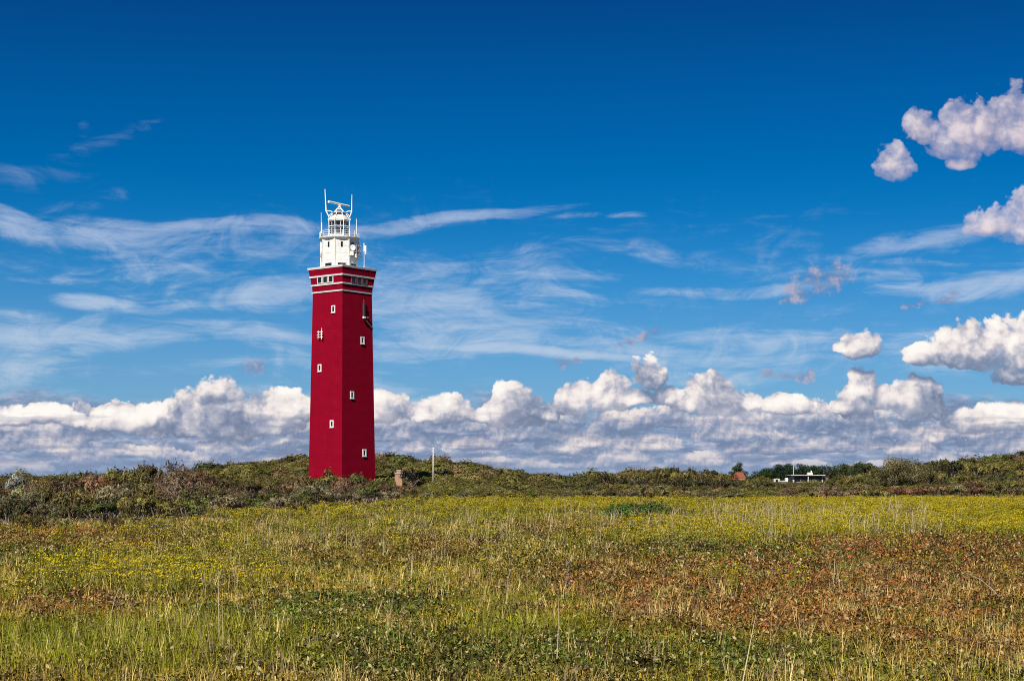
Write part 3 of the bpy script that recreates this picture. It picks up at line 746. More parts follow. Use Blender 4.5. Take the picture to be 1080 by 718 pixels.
# ------------------------------------------------------------------ the white flat-roofed house, the tiled roof, pillar and pole
def small_things():
    # flat-roofed house among the pines
    Y = 425.0; s = Y / F
    z0 = gz((852 - 540) * s, Y)
    root = empty('flat_roofed_house', ((852 - 540) * s, Y, z0), R(0), 'low white house with a flat roof and dark window band among the pines', 'house')
    zz = lambda py: ZC + (HZ - py) * s - z0
    zr = zz(500.2)
    mb = MB(); mb.box((0, 2.5, (zr - .3) / 2), (8.0, 5.0, zr - .3)); mb.build('wall', M['house_white'], root)
    mb = MB(); mb.box((-.1, 2.2, zr), (9.0, 6.6, .20)); r = mb.build('roof', M['house_white'], root)
    mb = MB(); mb.box((.9, 2.2, zr + .45), (1.3, 1.2, .55)); mb.box((1.3, 2.2, zr + .95), (.3, .3, .5)); mb.build('chimney', M['white'], r)
    for x in (-2.75, -.95, 0.95, 2.8):
        mb = MB(); mb.box((x, -.01, zr - 1.15), (1.72, .12, 1.55)); w = mb.build('window', M['dark_metal'], root)
        mb = MB(); mb.box((x, -.05, zr - 1.15), (1.5, .12, 1.35)); mb.build('pane', M['dark'], w)
    mb = MB(); mb.box((-.05, -.75, zr / 2 - .1), (.14, .14, zr - .2)); mb.build('post', M['white_metal'], root)
    for x, w in ((-1.9, 2.4), (2.5, 1.6)):
        mb = MB(); mb.box((x, -1.0, zr - 2.15), (w, .12, .65)); mb.build('balustrade', M['house_white'], root)
    mb = MB(); mb.tube([(-3.7, .4, .0), (-3.7, .4, zz(490.5))], [.13, .11], 8); t = mb.build('chimney_pipe', M['concrete'], root)
    # low white outbuilding to its left
    root = empty('outbuilding', ((820.5 - 540) * s, Y - 4, z0), 0, 'small white outbuilding with a dark opening beside the flat roofed house', 'outbuilding')
    zt = zz(504.0)
    mb = MB(); mb.box((-.95, 1, zt / 2), (1.5, 2, zt)); mb.build('wall', M['house_white'], root)
    mb = MB(); mb.box((-.95, -.02, zt - .55), (.6, .1, .6)); mb.build('window', M['dark'], root)
    mb = MB(); mb.box((.55, .5, zt / 2 - .3), (1.5, .25, zt - .6)); mb.build('low_wall', M['house_white'], root)
    mb = MB(); mb.box((1.65, .6, zt / 2 + .1), (.7, 1.0, zt + .2)); mb.build('gate_pier', M['white'], root)
    # flag pole beside it
    # house with an orange tiled roof
    Y = 445.0; s = Y / F; X = (779.5 - 540) * s; z0 = gz(X, Y)
    root = empty('tiled_roof_house', (X, Y, z0), R(-62), 'house with orange tiled gable roof mostly hidden behind scrub', 'house')
    ze = ZC + (HZ - 502.5) * s - z0; zr = ZC + (HZ - 497.3) * s - z0
    mb = MB(); mb.box((0, 0, ze / 2), (3.2, 2.0, ze)); mb.build('wall', M['tan_brick'], root)
    mb = MB(); a, b = 1.7, 1.15
    mb.add([(-a, -b, ze - .1), (a, -b, ze - .1), (0, -b, zr), (-a, b, ze - .1), (a, b, ze - .1), (0, b, zr)], [(0, 1, 2), (3, 5, 4), (0, 2, 5, 3), (1, 4, 5, 2), (0, 3, 4, 1)])
    mb.build('roof', M['orange_tile'], root)
    # small brick pillar
    Y = 238.0; s = Y / F; X = (420.3 - 540) * s; z0 = gz(X, Y)
    root = empty('brick_pillar', (X, Y, z0 - .2), R(8), 'squat tan brick pillar with a narrower top, right of the lighthouse', 'pillar')
    H_ = lambda py: ZC + (HZ - py) * s - z0 + .2
    w = 7.6 * s; zt = H_(499.8)
    mb = MB(); mb.box((0, 0, zt / 2), (w, w, zt)); mb.build('pillar_shaft', M['tan_brick'], root, bevel=.03)
    mb = MB(); mb.box((0, 0, zt + .06), (w * 1.12, w * 1.12, .14)); mb.build('ledge', M['concrete'], root)
    zc = H_(496.0); mb = MB(); mb.box((0, 0, (zt + zc) / 2 + .06), (w * .55, w * .55, zc - zt - .14)); mb.build('pillar_top', M['tan_brick'], root, bevel=.03)
    mb = MB(); mb.box((0, 0, zc + .02), (w * .64, w * .64, .1)); mb.build('coping', M['concrete'], root)
    # white pole
    Y = 232.0; s = Y / F; X = (456.8 - 540) * s; z0 = gz(X, Y)
    root = empty('white_pole', (X, Y, z0), 0, 'slender white pole standing alone on the dune right of the lighthouse', 'pole')
    zt = ZC + (HZ - 473) * s - z0
    mb = MB(); mb.tube([(0, 0, -.2), (0, 0, zt)], [.11, .08], 10); mb.build('shaft', M['house_white'], root, True)
    mb = MB(); mb.tube([(0, 0, zt - .02), (0, 0, zt + .08)], [.12, .07], 10); mb.build('finial', M['white_metal'], root)
    mb = MB(); mb.box((0, 0, .1), (.5, .5, .3)); mb.build('footing', M['concrete'], root)
small_things()

# ------------------------------------------------------------------ plants: one mesh per kind, copied
def leaf_cloud(name, m, pts, nrm, size, aspect=0.5, seed=0, jit=0.8, clump=None):
    """many small leaf faces: each point carries one folded leaf, its own island"""
    r = np.random.default_rng(seed); n = len(pts)
    d = r.normal(size=(n, 3)); d /= np.linalg.norm(d, axis=1)[:, None]
    nn = nrm + jit * d; nn /= np.linalg.norm(nn, axis=1)[:, None] + 1e-9
    u = np.cross(nn, r.normal(size=(n, 3))); u /= np.linalg.norm(u, axis=1)[:, None] + 1e-9
    w = np.cross(nn, u)
    sz = (size * (0.6 + 0.8 * r.random(n)))[:, None]
    a = pts + u * sz; b = pts - u * sz; c = pts + w * sz * aspect + nn * sz * .15; e = pts - w * sz * aspect + nn * sz * .15
    V = np.stack([a, c, b, e], 1).reshape(-1, 3)
    me = bpy.data.meshes.new(name)
    me.vertices.add(4 * n); me.vertices.foreach_set('co', V.ravel().astype(np.float32))
    me.loops.add(4 * n); me.loops.foreach_set('vertex_index', np.arange(4 * n, dtype=np.int32))
    me.polygons.add(n); me.polygons.foreach_set('loop_start', np.arange(0, 4 * n, 4, dtype=np.int32))
    me.update(calc_edges=True); me.materials.append(m)
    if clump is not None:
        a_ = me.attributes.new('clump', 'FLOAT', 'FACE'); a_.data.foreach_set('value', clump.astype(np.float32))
    return me

def shrub_meshes(seed, w=1.3, h=1.6, n=2600, leaf=0.085, lobes=11, twig_out=1.0):
    """a dune shrub: twigs fanning from the ground and leafy lobes on them; returns foliage and stem meshes"""
    r = np.random.default_rng(seed); rr = random.Random(seed)
    C, S = [], []
    for k in range(lobes):
        a = r.random() * 2 * math.pi; q = math.sqrt(r.random()) * 0.86
        zz = h * (0.30 + 0.55 * (1 - q ** 2) * (0.6 + 0.5 * r.random()))
        C.append((w * q * math.cos(a), w * q * math.sin(a), zz)); S.append(w * (0.20 + 0.22 * r.random()))
    C = np.array(C); S = np.array(S)
    k = r.choice(lobes, n, p=S ** 2 / (S ** 2).sum())
    d = r.normal(size=(n, 3)); d /= np.linalg.norm(d, axis=1)[:, None]
    d[:, 2] = np.where(d[:, 2] < -.35, -d[:, 2], d[:, 2])
    rad = S[k] * (0.72 + 0.36 * r.random(n) ** 1.0)
    # gaps: drop leaves where a lumpy field is low
    P = C[k] + d * rad[:, None] * np.array([1, 1, .85])
    g = np.sin(P[:, 0] * 5.1 / w + seed) * np.sin(P[:, 1] * 4.7 / w + 2 * seed) * np.sin(P[:, 2] * 6.3 / h + seed * 3)
    keep = (g > -0.22 + 0.1 * r.normal(size=n)) & (P[:, 2] > 0.03)
    P, d, k = P[keep], d[keep], k[keep]
    shade = 0.30 + 1.5 * r.random(lobes)          # brightness per lobe, painted in to make up for weak self-shadow
    # a few sprigs stick out
    m_ = 200
    kk = r.choice(lobes, m_ // 10).repeat(10); dd = r.normal(size=(m_ // 10, 3)); dd[:, 2] = abs(dd[:, 2]) + .6; dd /= np.linalg.norm(dd, axis=1)[:, None]
    dd = dd.repeat(10, 0); t = np.tile(np.linspace(.95, 1.65, 10), m_ // 10)
    P = np.concatenate([P, C[kk] + dd * (S[kk] * t)[:, None] + r.normal(size=(m_, 3)) * .02]); d = np.concatenate([d, dd])
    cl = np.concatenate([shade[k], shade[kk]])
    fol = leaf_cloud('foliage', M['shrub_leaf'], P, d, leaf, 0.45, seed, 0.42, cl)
    mb = MB()
    for c, s in zip(C, S):
        b0 = Vector((c[0] * .18 + rr.uniform(-.08, .08), c[1] * .18 + rr.uniform(-.08, .08), -.1))
        mid = Vector((c[0] * .6 + rr.uniform(-.15, .15) * w, c[1] * .6 + rr.uniform(-.15, .15) * w, c[2] * .45))
        tip = Vector(c)
        mb.tube([b0, mid, tip], [.035 * w, .026 * w, .016 * w], 5, False)
        for _ in range(5):
            e = tip + Vector((rr.gauss(0, 1), rr.gauss(0, 1), rr.gauss(.35, .8))).normalized() * s * rr.uniform(.9, 1.35) * twig_out
            mb.tube([mid.lerp(tip, rr.uniform(.3, 1)), e.lerp(tip, .4) + Vector((0, 0, .04)), e], [.013 * w, .010 * w, .004 * w], 4, False)
    me = bpy.data.meshes.new('stem'); me.from_pydata(mb.V, [], mb.Fc); me.update(); me.materials.append(M['pale_twig'])
    return fol, me

SHRUBS = [shrub_meshes(100 + i, 1.3, h, 2800, lf, lb, tw) for i, (h, lf, lb, tw) in enumerate(
    [(1.7, .08, 17, .9), (1.5, .075, 19, .9), (1.9, .085, 16, 1.0), (1.3, .08, 20, .8), (1.8, .07, 17, 1.25), (1.55, .08, 15, 1.3)])]
MOUND = shrub_meshes(170, 1.3, .95, 7500, .05, 46, .3)
BARE = [shrub_meshes(140 + i, 1.3, 1.7, 900, .07, 13, 1.45) for i in range(2)]

def mesh_top(me):
    z = np.empty(len(me.vertices) * 3, np.float32); me.vertices.foreach_get('co', z); return float(np.percentile(z[2::3], 97))
TOP = {id(k): mesh_top(k[0]) for k in SHRUBS + BARE + [MOUND]}
SHRUB_ROOTS = {}
def shrub(kind, x, y, size, zs=1.0, color=(.08, .09, .03), label=None, group=None, name='shrub', dz=-.08, cat='shrub'):
    key = kind
    o = None
    if key in SHRUB_ROOTS:
        src = SHRUB_ROOTS[key]; o = src.copy(); COL.objects.link(o)
        for k in ('label', 'group'):
            if k in o: del o[k]
        kids = []
        for ch in src.children:
            c = ch.copy(); COL.objects.link(c); c.parent = o; kids.append(c)
    else:
        o = empty(name, (0, 0, 0))
        f, st = kind
        fo = bpy.data.objects.new('foliage', f); so = bpy.data.objects.new('stem', st)
        for q in (fo, so): COL.objects.link(q); q.parent = o
        SHRUB_ROOTS[key] = o; kids = [fo, so]
    o.location = (x, y, gz(x, y) + dz)
    o.rotation_euler = (0, 0, random.random() * 6.283)
    o.scale = (size, size * random.uniform(.9, 1.1), size * zs)
    for q in kids: q.color = (*color, 1)
    tag(o, label, cat, group)
    return o

PAL = {'olive': (.125, .112, .030), 'green': (.068, .082, .020), 'grey': (.150, .140, .075), 'brown': (.140, .090, .050), 'red': (.165, .080, .045),
       'dark': (.036, .045, .016), 'fresh': (.10, .13, .022), 'straw': (.26, .19, .085)}
def pick(ws):
    k = random.choices(list(ws), list(ws.values()))[0]
    c = PAL[k]; j = random.uniform(.5, 1.4); g = random.uniform(.93, 1.07)
    return k, (c[0] * j, c[1] * j * g, c[2] * j)
WORD = {'olive': 'olive green', 'green': 'mid green', 'grey': 'grey green', 'brown': 'brown twiggy', 'red': 'russet', 'dark': 'dark green', 'fresh': 'fresh green', 'straw': 'straw coloured'}

def edge_y(px): return np.interp(px + 26 * np.sin(px * .043) * np.sin(px * .017 + 1), [-200, 0, 130, 220, 300, 380, 440, 520, 600, 1300], [73, 74, 78, 89, 101, 118, 136, 152, 163, 168])
def interp(prof, x):
    p = np.array(prof, float); return float(np.interp(x, p[:, 0], p[:, 1]))

def thickets():
    # --- the long thicket left of and in front of the lighthouse; its front edge runs away from the viewer to the right
    front = [(-200, 74), (0, 75), (130, 79), (220, 90), (300, 103), (380, 120), (440, 140), (470, 152)]
    crest = [(-200, 508), (0, 508), (30, 505), (70, 503), (80, 498), (110, 499), (122, 494), (135, 497), (147, 491), (160, 494), (172, 489), (185, 491), (200, 497), (218, 503), (260, 507),
             (300, 508), (330, 505), (345, 500), (360, 498), (374, 498), (388, 504), (410, 507), (440, 512), (458, 518)]
    rows = [(0, {'green': 3, 'olive': 3, 'grey': 4, 'dark': 2}, .62, 'front row', 1.0), (10, {'olive': 2, 'grey': 3, 'brown': 3, 'red': 1.5, 'green': 1}, .78, 'second row', .9),
            (22, {'brown': 4, 'olive': 2, 'red': 2, 'grey': 2}, .92, 'middle', .85), (36, {'olive': 4, 'green': 2, 'brown': 2}, 1.0, 'back row', .9)]
    n = 0
    for ri, (back, ws, _, rn, _) in enumerate(rows):
        px = -24 + ri * 9
        while px < 462 - ri * 6:
            f = interp(front, px); Y = f + back * (1 if px < 330 else .7) + random.uniform(-2.5, 2.5)
            if 15 < px < 36 and ri == 3: px += 12; continue
            X = (px - 540) / F * Y; g = gz(X, Y)
            # how tall it must stand for the crown of this row to reach its line
            fr_py = HZ - (g - ZC) / Y * F
            cp = interp(crest, px)
            base_front = HZ + ZC / f * F
            frac = (ri + 1) / len(rows)
            top_py = base_front + (cp - base_front) * (0.56, .76, .90, 1.02)[ri] + random.uniform(-3, 5)
            hgt = max(.9, min(4.2, (fr_py - top_py) / F * Y))
            size = min(1.45, max(.85, hgt / 1.8)) * random.uniform(.9, 1.1)
            k, c = pick(ws)
            kind = random.choice(BARE) if (k == 'brown' and random.random() < .45) else random.choice(SHRUBS)
            hk = TOP[id(kind)] * size
            where = 'left of the lighthouse' if px < 318 else ('at the lighthouse foot' if px < 400 else 'right of the lighthouse')
            shrub(kind, X, Y, size, hgt / hk, c, f'{WORD[k]} dune shrub in the {rn} of the thicket {where}', f'{WORD[k]} shrubs of the thicket, {rn}, {where}')
            n += 1
            px += size * 1.85 * F / Y * random.uniform(.85, 1.15)
    print('left thicket', n)
    # pale-leaved shrub at the far left
    for px, Y, s in ((20, 112, .9),):
        X = (px - 540) / F * Y
        shrub(SHRUBS[4], X, Y, .85, 1.25, (.20, .21, .20), 'silver leaved shrub shining white at the left edge of the thicket')
    # shrubs with nearly black foliage beside the pillar
    X = (435 - 540) / F * 231; shrub(SHRUBS[1], X, 231, 1.35, 1.15, (.006, .009, .008), 'near black shrub between the brick pillar and the white pole', dz=0)
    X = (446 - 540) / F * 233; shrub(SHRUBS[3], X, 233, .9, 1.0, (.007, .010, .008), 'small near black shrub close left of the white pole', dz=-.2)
    # low stragglers where the meadow meets the thicket
    for px, b in ((30, 10), (66, 7), (118, 9), (170, 12), (232, 9), (262, 14), (318, 12), (352, 10), (410, 14), (446, 18), (505, 16), (540, 30), (585, 20), (625, 26), (716, 14), (748, 30), (806, 12), (842, 26), (884, 14), (930, 20), (976, 12), (1030, 18), (1064, 26)):
        Y = float(edge_y(np.array(px))) - b * random.uniform(.5, 1.1); X = (px - 540) / F * Y
        k, c = pick({'grey': 2, 'olive': 3, 'brown': 3, 'dark': 1.5})
        shrub(random.choice(SHRUBS), X, Y, random.uniform(.35, .62) * (1 if px < 460 else 1.5), random.uniform(.6, .9), c, f'knee high {WORD[k]} shrub straggling out of the scrub into the meadow edge', f'{WORD[k]} stragglers along the meadow edge')
    # green rush clump out in the meadow
    X = (672 - 540) / F * 88
    o = shrub(MOUND, X, 88, 1.5, .5, (.055, .105, .018), 'low dark green bush alone in the yellow flowered meadow', dz=-.2)
    o.scale = (1.6, 1.1, 1.1); o.rotation_euler = (0, 0, .1)

    # --- middle and right: lines of bushes on rising ground
    lines = [ # depth, columns, crown line, colours, words, density
        (180, (470, 800), [(470, 519), (540, 518), (600, 516), (650, 514), (700, 514), (760, 519), (800, 521)], {'grey': 4, 'olive': 3, 'green': 1}, 'cushion shrub on the first rise beyond mid meadow', 1.0),
        (214, (545, 790), [(545, 514), (580, 512), (640, 508), (700, 511), (760, 514), (800, 512)], {'olive': 3, 'grey': 3, 'brown': 1.5}, 'cushion shrub behind the first rise beyond mid meadow', 1.0),
        (262, (585, 870), [(585, 508), (640, 504), (700, 503), (740, 504), (780, 505), (830, 510), (870, 510)], {'olive': 3, 'dark': 2, 'brown': 2}, 'bush in the brown belt under the middle skyline', 1.0),
        (300, (600, 830), [(600, 503), (640, 500), (680, 497), (700, 496), (740, 498), (780, 499), (830, 508)], {'olive': 3, 'dark': 3, 'green': 1}, 'dark bush on the middle skyline', 1.05),
        (345, (650, 800), [(650, 499), (670, 496), (690, 492.5), (720, 494), (750, 496), (770, 498), (800, 501)], {'olive': 3, 'dark': 3, 'brown': 1}, 'bush topping the middle skyline', 1.1),
        (172, (800, 1100), [(800, 521), (850, 516), (900, 513), (1000, 511), (1100, 510)], {'brown': 3, 'olive': 3, 'red': 1}, 'low bush at the far right edge of the meadow', 1.0),
        (194, (830, 1100), [(830, 514), (880, 509), (905, 511), (925, 515), (980, 515), (1000, 508), (1040, 505), (1100, 504)], {'brown': 2, 'olive': 3, 'grey': 1}, 'bush in the second belt behind the right meadow edge', 1.0),
        (245, (850, 1110), [(850, 508), (880, 503), (960, 497), (1000, 497), (1050, 497), (1110, 494)], {'olive': 4, 'green': 2, 'brown': 1}, 'bush on the lower slope of the right hand dune', 1.05),
        (285, (940, 1115), [(940, 498), (985, 488), (1020, 487), (1060, 486), (1110, 481)], {'olive': 4, 'green': 2, 'dark': 1}, 'bush halfway up the right hand dune', 1.1),
        (325, (965, 1120), [(965, 492), (985, 484), (1010, 483), (1040, 480), (1060, 477), (1080, 474), (1120, 470)], {'green': 4, 'olive': 2, 'fresh': 1.5, 'dark': 1}, 'bush along the crest of the right hand dune', 1.15),
    ]
    n = 0
    for Y0, (pa, pb), crown, ws, words, sp in lines:
        px = pa
        while px < pb:
            Y = Y0 + random.uniform(-7, 7); X = (px - 540) / F * Y; g = gz(X, Y)
            fr = HZ - (g - ZC) / Y * F
            top = interp(crown, px) + random.uniform(-1.2, 2.2)
            if 806 < px < 880: top = max(top, 509.0)
            if 766 < px < 794: top = max(top, 504.5)
            hgt = max(.5 if (806 < px < 880 or 766 < px < 794) else .9, min(5.2, (fr - top) / F * Y))
            if hgt < .75 and Y > 290: px += 4; continue
            size = min(2.0, max(1.15, hgt / 1.7)) * random.uniform(.9, 1.15)
            k, c = pick(ws)
            kd = random.choice(SHRUBS)
            shrub(kd, X, Y, size, hgt / (TOP[id(kd)] * size), c, f'{WORD[k]} {words}', f'{WORD[k]} shrubs: {words}')
            n += 1
            px += size * 2.0 * sp * F / Y * random.uniform(.85, 1.15)
    print('right bushes', n)
thickets()

# ------------------------------------------------------------------ trees
def tree(name, px, base_py, top_py, Y, width_px, color, label, cat, group=None, flat=False, seed=0, n=5200, leafs=.13, trunk_dark=False, m='pine_leaf', zbase=None, lobes=16):
    s = Y / F; X = (px - 540) * s; z0 = gz(X, Y) - .1
    hgt = ZC + (HZ - top_py) * s - z0; w = width_px * s / 2
    r = np.random.default_rng(seed); rr = random.Random(seed)
    root = empty(name, (X, Y, z0), rr.random() * 6, label, cat, group)
    lo = .38 if flat else .22
    C, S = [], []
    for k in range(lobes):
        a = r.random() * 6.283; q = math.sqrt(r.random())
        sr = w * (.22 + .16 * r.random())
        zc = hgt * (lo + (1 - lo) * (r.random() ** (.6 if flat else .9))) * (1 - .35 * q * q) - sr * .5
        C.append(((w - sr) * q * math.cos(a), (w - sr) * q * math.sin(a), max(sr * .6, zc))); S.append(sr)
    C.append((0, 0, hgt - w * .26)); S.append(w * .28)
    C = np.array(C); S = np.array(S)
    k = r.choice(len(S), n, p=S ** 2 / (S ** 2).sum())
    d = r.normal(size=(n, 3)); d /= np.linalg.norm(d, axis=1)[:, None]
    P = C[k] + d * (S[k] * (.55 + .5 * r.random(n)))[:, None] * np.array([1, 1, .75])
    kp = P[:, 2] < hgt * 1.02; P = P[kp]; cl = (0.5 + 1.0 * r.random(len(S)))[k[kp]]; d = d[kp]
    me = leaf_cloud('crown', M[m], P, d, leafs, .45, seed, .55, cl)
    cr = bpy.data.objects.new('crown', me); COL.objects.link(cr); cr.parent = root; cr.color = (*color, 1)
    mb = MB(); t0 = w * .07 + .06
    mb.tube([(0, 0, -.3), (rr.uniform(-.1, .1) * w, 0, hgt * .35), (rr.uniform(-.1, .1) * w, rr.uniform(-.1, .1) * w, hgt * .8)], [t0, t0 * .75, t0 * .3], 8)
    for c, sr in zip(C, S):
        zz = rr.uniform(.12, .4) * hgt
        mb.tube([(0, 0, zz), (c[0] * .55, c[1] * .55, zz * .5 + c[2] * .5), tuple(c)], [t0 * .5, t0 * .34, t0 * .12], 5, False)
    mb.build('trunk', M['bark'], root)
    return root
def trees():
    pine = (.016, .034, .014)
    G = 'pines around the flat roofed house'
    # px, base, top, depth, width
    for i, (px, top, Y, w, lab) in enumerate([
        (808, 491, 452, 35, 'dark pine left of the outbuilding, lowest of the pine row'), (820, 487.5, 455, 35, 'dark rounded pine behind the outbuilding'),
        (832, 487, 458, 31, 'dark pine left of the house chimney pipe'), (846, 487.5, 456, 31, 'dark pine just right of the chimney pipe'), (858, 488.5, 458, 33, 'dark pine behind the flat roof and its chimney'),
        (872, 488, 452, 35, 'dark pine at the right end of the flat roof'), (888, 486.5, 446, 35, 'green pine between the flat roofed house and the spreading thorn tree'), (904, 486, 440, 37, 'green pine touching the left side of the spreading thorn tree'),
        (917, 486, 436, 33, 'green pine half hidden behind the spreading thorn tree')]):
        c = pine if i < 6 else (.045, .06, .02)
        tree('pine_tree', px, 508, top, Y, w, c, lab, 'tree', G, True, 300 + i, 5600, .17, lobes=22)
    tree('round_tree', 780, 505, 485.5, 455, 28, (.040, .062, .02), 'single round topped green tree behind the orange roof', 'tree', None, False, 330, 4200, .17)
    tree('thorn_tree', 950, 524, 478.5, 222, 68, (.135, .125, .055), 'broad spreading thorn tree with dark trunk at right', 'tree', None, False, 341, 13000, .105, m='shrub_leaf', lobes=30)
    for i, (px, top, w, Y) in enumerate([(925, 492, 30, 236), (978, 489, 34, 240)]):
        tree('thorn_tree', px, 522, top, Y, w, (.105, .105, .045), ['small thorn tree at the left flank of the broad thorn tree', 'small thorn tree at the right flank of the broad thorn tree'][i], 'tree', None, False, 350 + i, 5200, .11, m='shrub_leaf')
trees()

# ------------------------------------------------------------------ planted masses (grass, flowers, ground cover, dune scrub)
def to_px(x, y):
    z = ground_z(x, y)
    return 540 + F * x / y, HZ - (z - ZC) / y * F, z

def proto_collection(name, meshes):
    c = bpy.data.collections.new(name)
    for i, me in enumerate(meshes):
        o = bpy.data.objects.new(f'{name}_{chr(97 + i)}', me); c.objects.link(o)
    return c

def scatter(name, protos, x, y, z, idx, rot, scl, tint):
    n = len(x)
    me = bpy.data.meshes.new(name)
    me.vertices.add(n); me.vertices.foreach_set('co', np.stack([x, y, z], 1).ravel().astype(np.float32))
    for nm, ty, arr, key in (('idx', 'INT', idx.astype(np.int32), 'value'), ('rot', 'FLOAT_VECTOR', rot.astype(np.float32), 'vector'),
                             ('scl', 'FLOAT_VECTOR', scl.astype(np.float32), 'vector'), ('tint', 'FLOAT_COLOR', np.concatenate([tint, np.ones((n, 1))], 1).astype(np.float32), 'color')):
        a = me.attributes.new(nm, ty, 'POINT'); a.data.foreach_set(key, arr.ravel())
    me.update()
    o = bpy.data.objects.new(name, me); COL.objects.link(o); tag(o, kind='stuff')
    nt = bpy.data.node_groups.new(name + '_planting', 'GeometryNodeTree')
    nt.interface.new_socket('Geometry', in_out='INPUT', socket_type='NodeSocketGeometry'); nt.interface.new_socket('Geometry', in_out='OUTPUT', socket_type='NodeSocketGeometry')
    N = nt.nodes.new; L = nt.links.new
    gi, go = N('NodeGroupInput'), N('NodeGroupOutput')
    ci = N('GeometryNodeCollectionInfo'); ci.inputs['Collection'].default_value = protos; ci.inputs['Separate Children'].default_value = True; ci.inputs['Reset Children'].default_value = True
    ip = N('GeometryNodeInstanceOnPoints'); ip.inputs['Pick Instance'].default_value = True
    def attr(nm, ty):
        a = N('GeometryNodeInputNamedAttribute'); a.data_type = ty; a.inputs[0].default_value = nm
        return a.outputs['Attribute']
    e2r = N('FunctionNodeEulerToRotation'); L(attr('rot', 'FLOAT_VECTOR'), e2r.inputs[0])
    L(gi.outputs[0], ip.inputs['Points']); L(ci.outputs[0], ip.inputs['Instance']); L(attr('idx', 'INT'), ip.inputs['Instance Index'])
    L(e2r.outputs[0], ip.inputs['Rotation']); L(attr('scl', 'FLOAT_VECTOR'), ip.inputs['Scale']); L(ip.outputs[0], go.inputs[0])
    md = o.modifiers.new('planting', 'NODES'); md.node_group = nt
    return o

def blade_tuft(seed, n, h, spread, wid, bend=.5, hj=.4, m='tint_leaf', splay=.35, seg=3):
    r = random.Random(seed); mb = MB()
    for _ in range(n):
        a = r.random() * 6.283; q = spread * math.sqrt(r.random()); b = Vector((q * math.cos(a), q * math.sin(a), -.02))
        ln = h * (1 - hj + 2 * hj * r.random()); aa = a + r.gauss(0, .9); lean = Vector((math.cos(aa), math.sin(aa), 0)) * abs(r.gauss(splay, .2))
        fa = r.random() * 6.283; side = Vector((math.cos(fa), math.sin(fa), 0)); vs_ = []
        bd = bend * r.random()
        for i in range(seg + 1):
            t = i / seg
            p = b + Vector((0, 0, ln * (t - .35 * bd * t * t))) + lean * ln * (t * .55 + bd * t * t)
            w_ = wid * (1 - t) ** .6 * .5
            if i < seg: vs_ += [p - side * w_, p + side * w_]
            else: vs_ += [p]
        fs = [(2 * i, 2 * i + 1, 2 * i + 3, 2 * i + 2) for i in range(seg - 1)] + [(2 * seg - 2, 2 * seg - 1, 2 * seg)]
        mb.add(vs_, fs)
    me = bpy.data.meshes.new('tuft'); me.from_pydata(mb.V, [], mb.Fc); me.update(); me.materials.append(M[m])
    return me
def rosette(seed, n, rad, h, leaf, m='tint_leaf', aspect=.55):
    r = np.random.default_rng(seed)
    a = r.random(n) * 6.283; q = rad * np.sqrt(r.random(n)); z = h * r.random(n) ** .8 * (1 - .5 * (q / rad) ** 2)
    P = np.stack([q * np.cos(a), q * np.sin(a), z], 1)
    nn = np.stack([.5 * np.cos(a) * q / rad, .5 * np.sin(a) * q / rad, np.full(n, .7)], 1)
    return leaf_cloud('cover', M[m], P, nn, leaf, aspect, seed, .75)
def flower_plant(seed, stems, h, rad, head, nf, fl):
    """ragwort: leafy stems topped by flat clusters of small yellow flowers"""
    r = random.Random(seed); mb = MB(); g = MB()
    for _ in range(stems):
        a = r.random() * 6.283; q = rad * math.sqrt(r.random()); x, y = q * math.cos(a), q * math.sin(a); hh = h * r.uniform(.65, 1.1)
        tip = Vector((x * 1.5, y * 1.5, hh))
        g.tube([(x * .5, y * .5, -.02), tip], [.008, .005], 3, False)
        for k in range(7):
            t = r.uniform(.1, .85); p = Vector((x * .5, y * .5, 0)).lerp(tip, t); b = r.random() * 6.283; d = Vector((math.cos(b), math.sin(b), r.uniform(-.1, .5))) * .09 * (1.2 - t)
            s = Vector((-d.y, d.x, 0)) * .3
            g.add([p, p + d * .5 + s, p + d, p + d * .5 - s], [(0, 1, 2, 3)])
        for k in range(nf):
            b = r.random() * 6.283; q2 = head * math.sqrt(r.random()); c = tip + Vector((q2 * math.cos(b), q2 * math.sin(b), .03 - q2 * .3 + r.uniform(-.015, .015)))
            n0 = Vector((r.gauss(0, .45), r.gauss(0, .45), 1)).normalized(); u = n0.orthogonal().normalized(); w = n0.cross(u)
            mb.add([c + (u * math.cos(j * 1.257) + w * math.sin(j * 1.257)) * fl for j in range(5)], [(0, 1, 2, 3, 4)])
    me = bpy.data.meshes.new('ragwort'); o = len(g.V)
    me.from_pydata(g.V + mb.V, [], g.Fc + [tuple(i + o for i in f) for f in mb.Fc]); me.update()
    me.materials.append(M['tint_leaf']); me.materials.append(M['petal'])
    mi = np.zeros(len(me.polygons), np.int32); mi[len(g.Fc):] = 1; me.polygons.foreach_set('material_index', mi)
    return me

def field_points(dens_fn, y0, y1, seed, wscale=1.12):
    """random points over the visible wedge of meadow, y0..y1, with the local density dens_fn(y) per square metre"""
    r = np.random.default_rng(seed); out = []
    edges = np.geomspace(y0, y1, 24)
    for a, b in zip(edges[:-1], edges[1:]):
        hw = lambda y: .3176 * wscale * y + 1.0
        area = (hw(a) + hw(b)) * (b - a); n = int(area * dens_fn((a + b) / 2))
        yy = a + (b - a) * r.random(n); xx = (2 * r.random(n) - 1) * hw(b)
        out.append(np.stack([xx, yy], 1))
    P = np.concatenate(out); return P[:, 0], P[:, 1]

def ell(px, py, cx, cy, rx, ry): return np.clip(1.35 - ((px - cx) / rx) ** 2 - ((py - cy) / ry) ** 2, 0, 1)

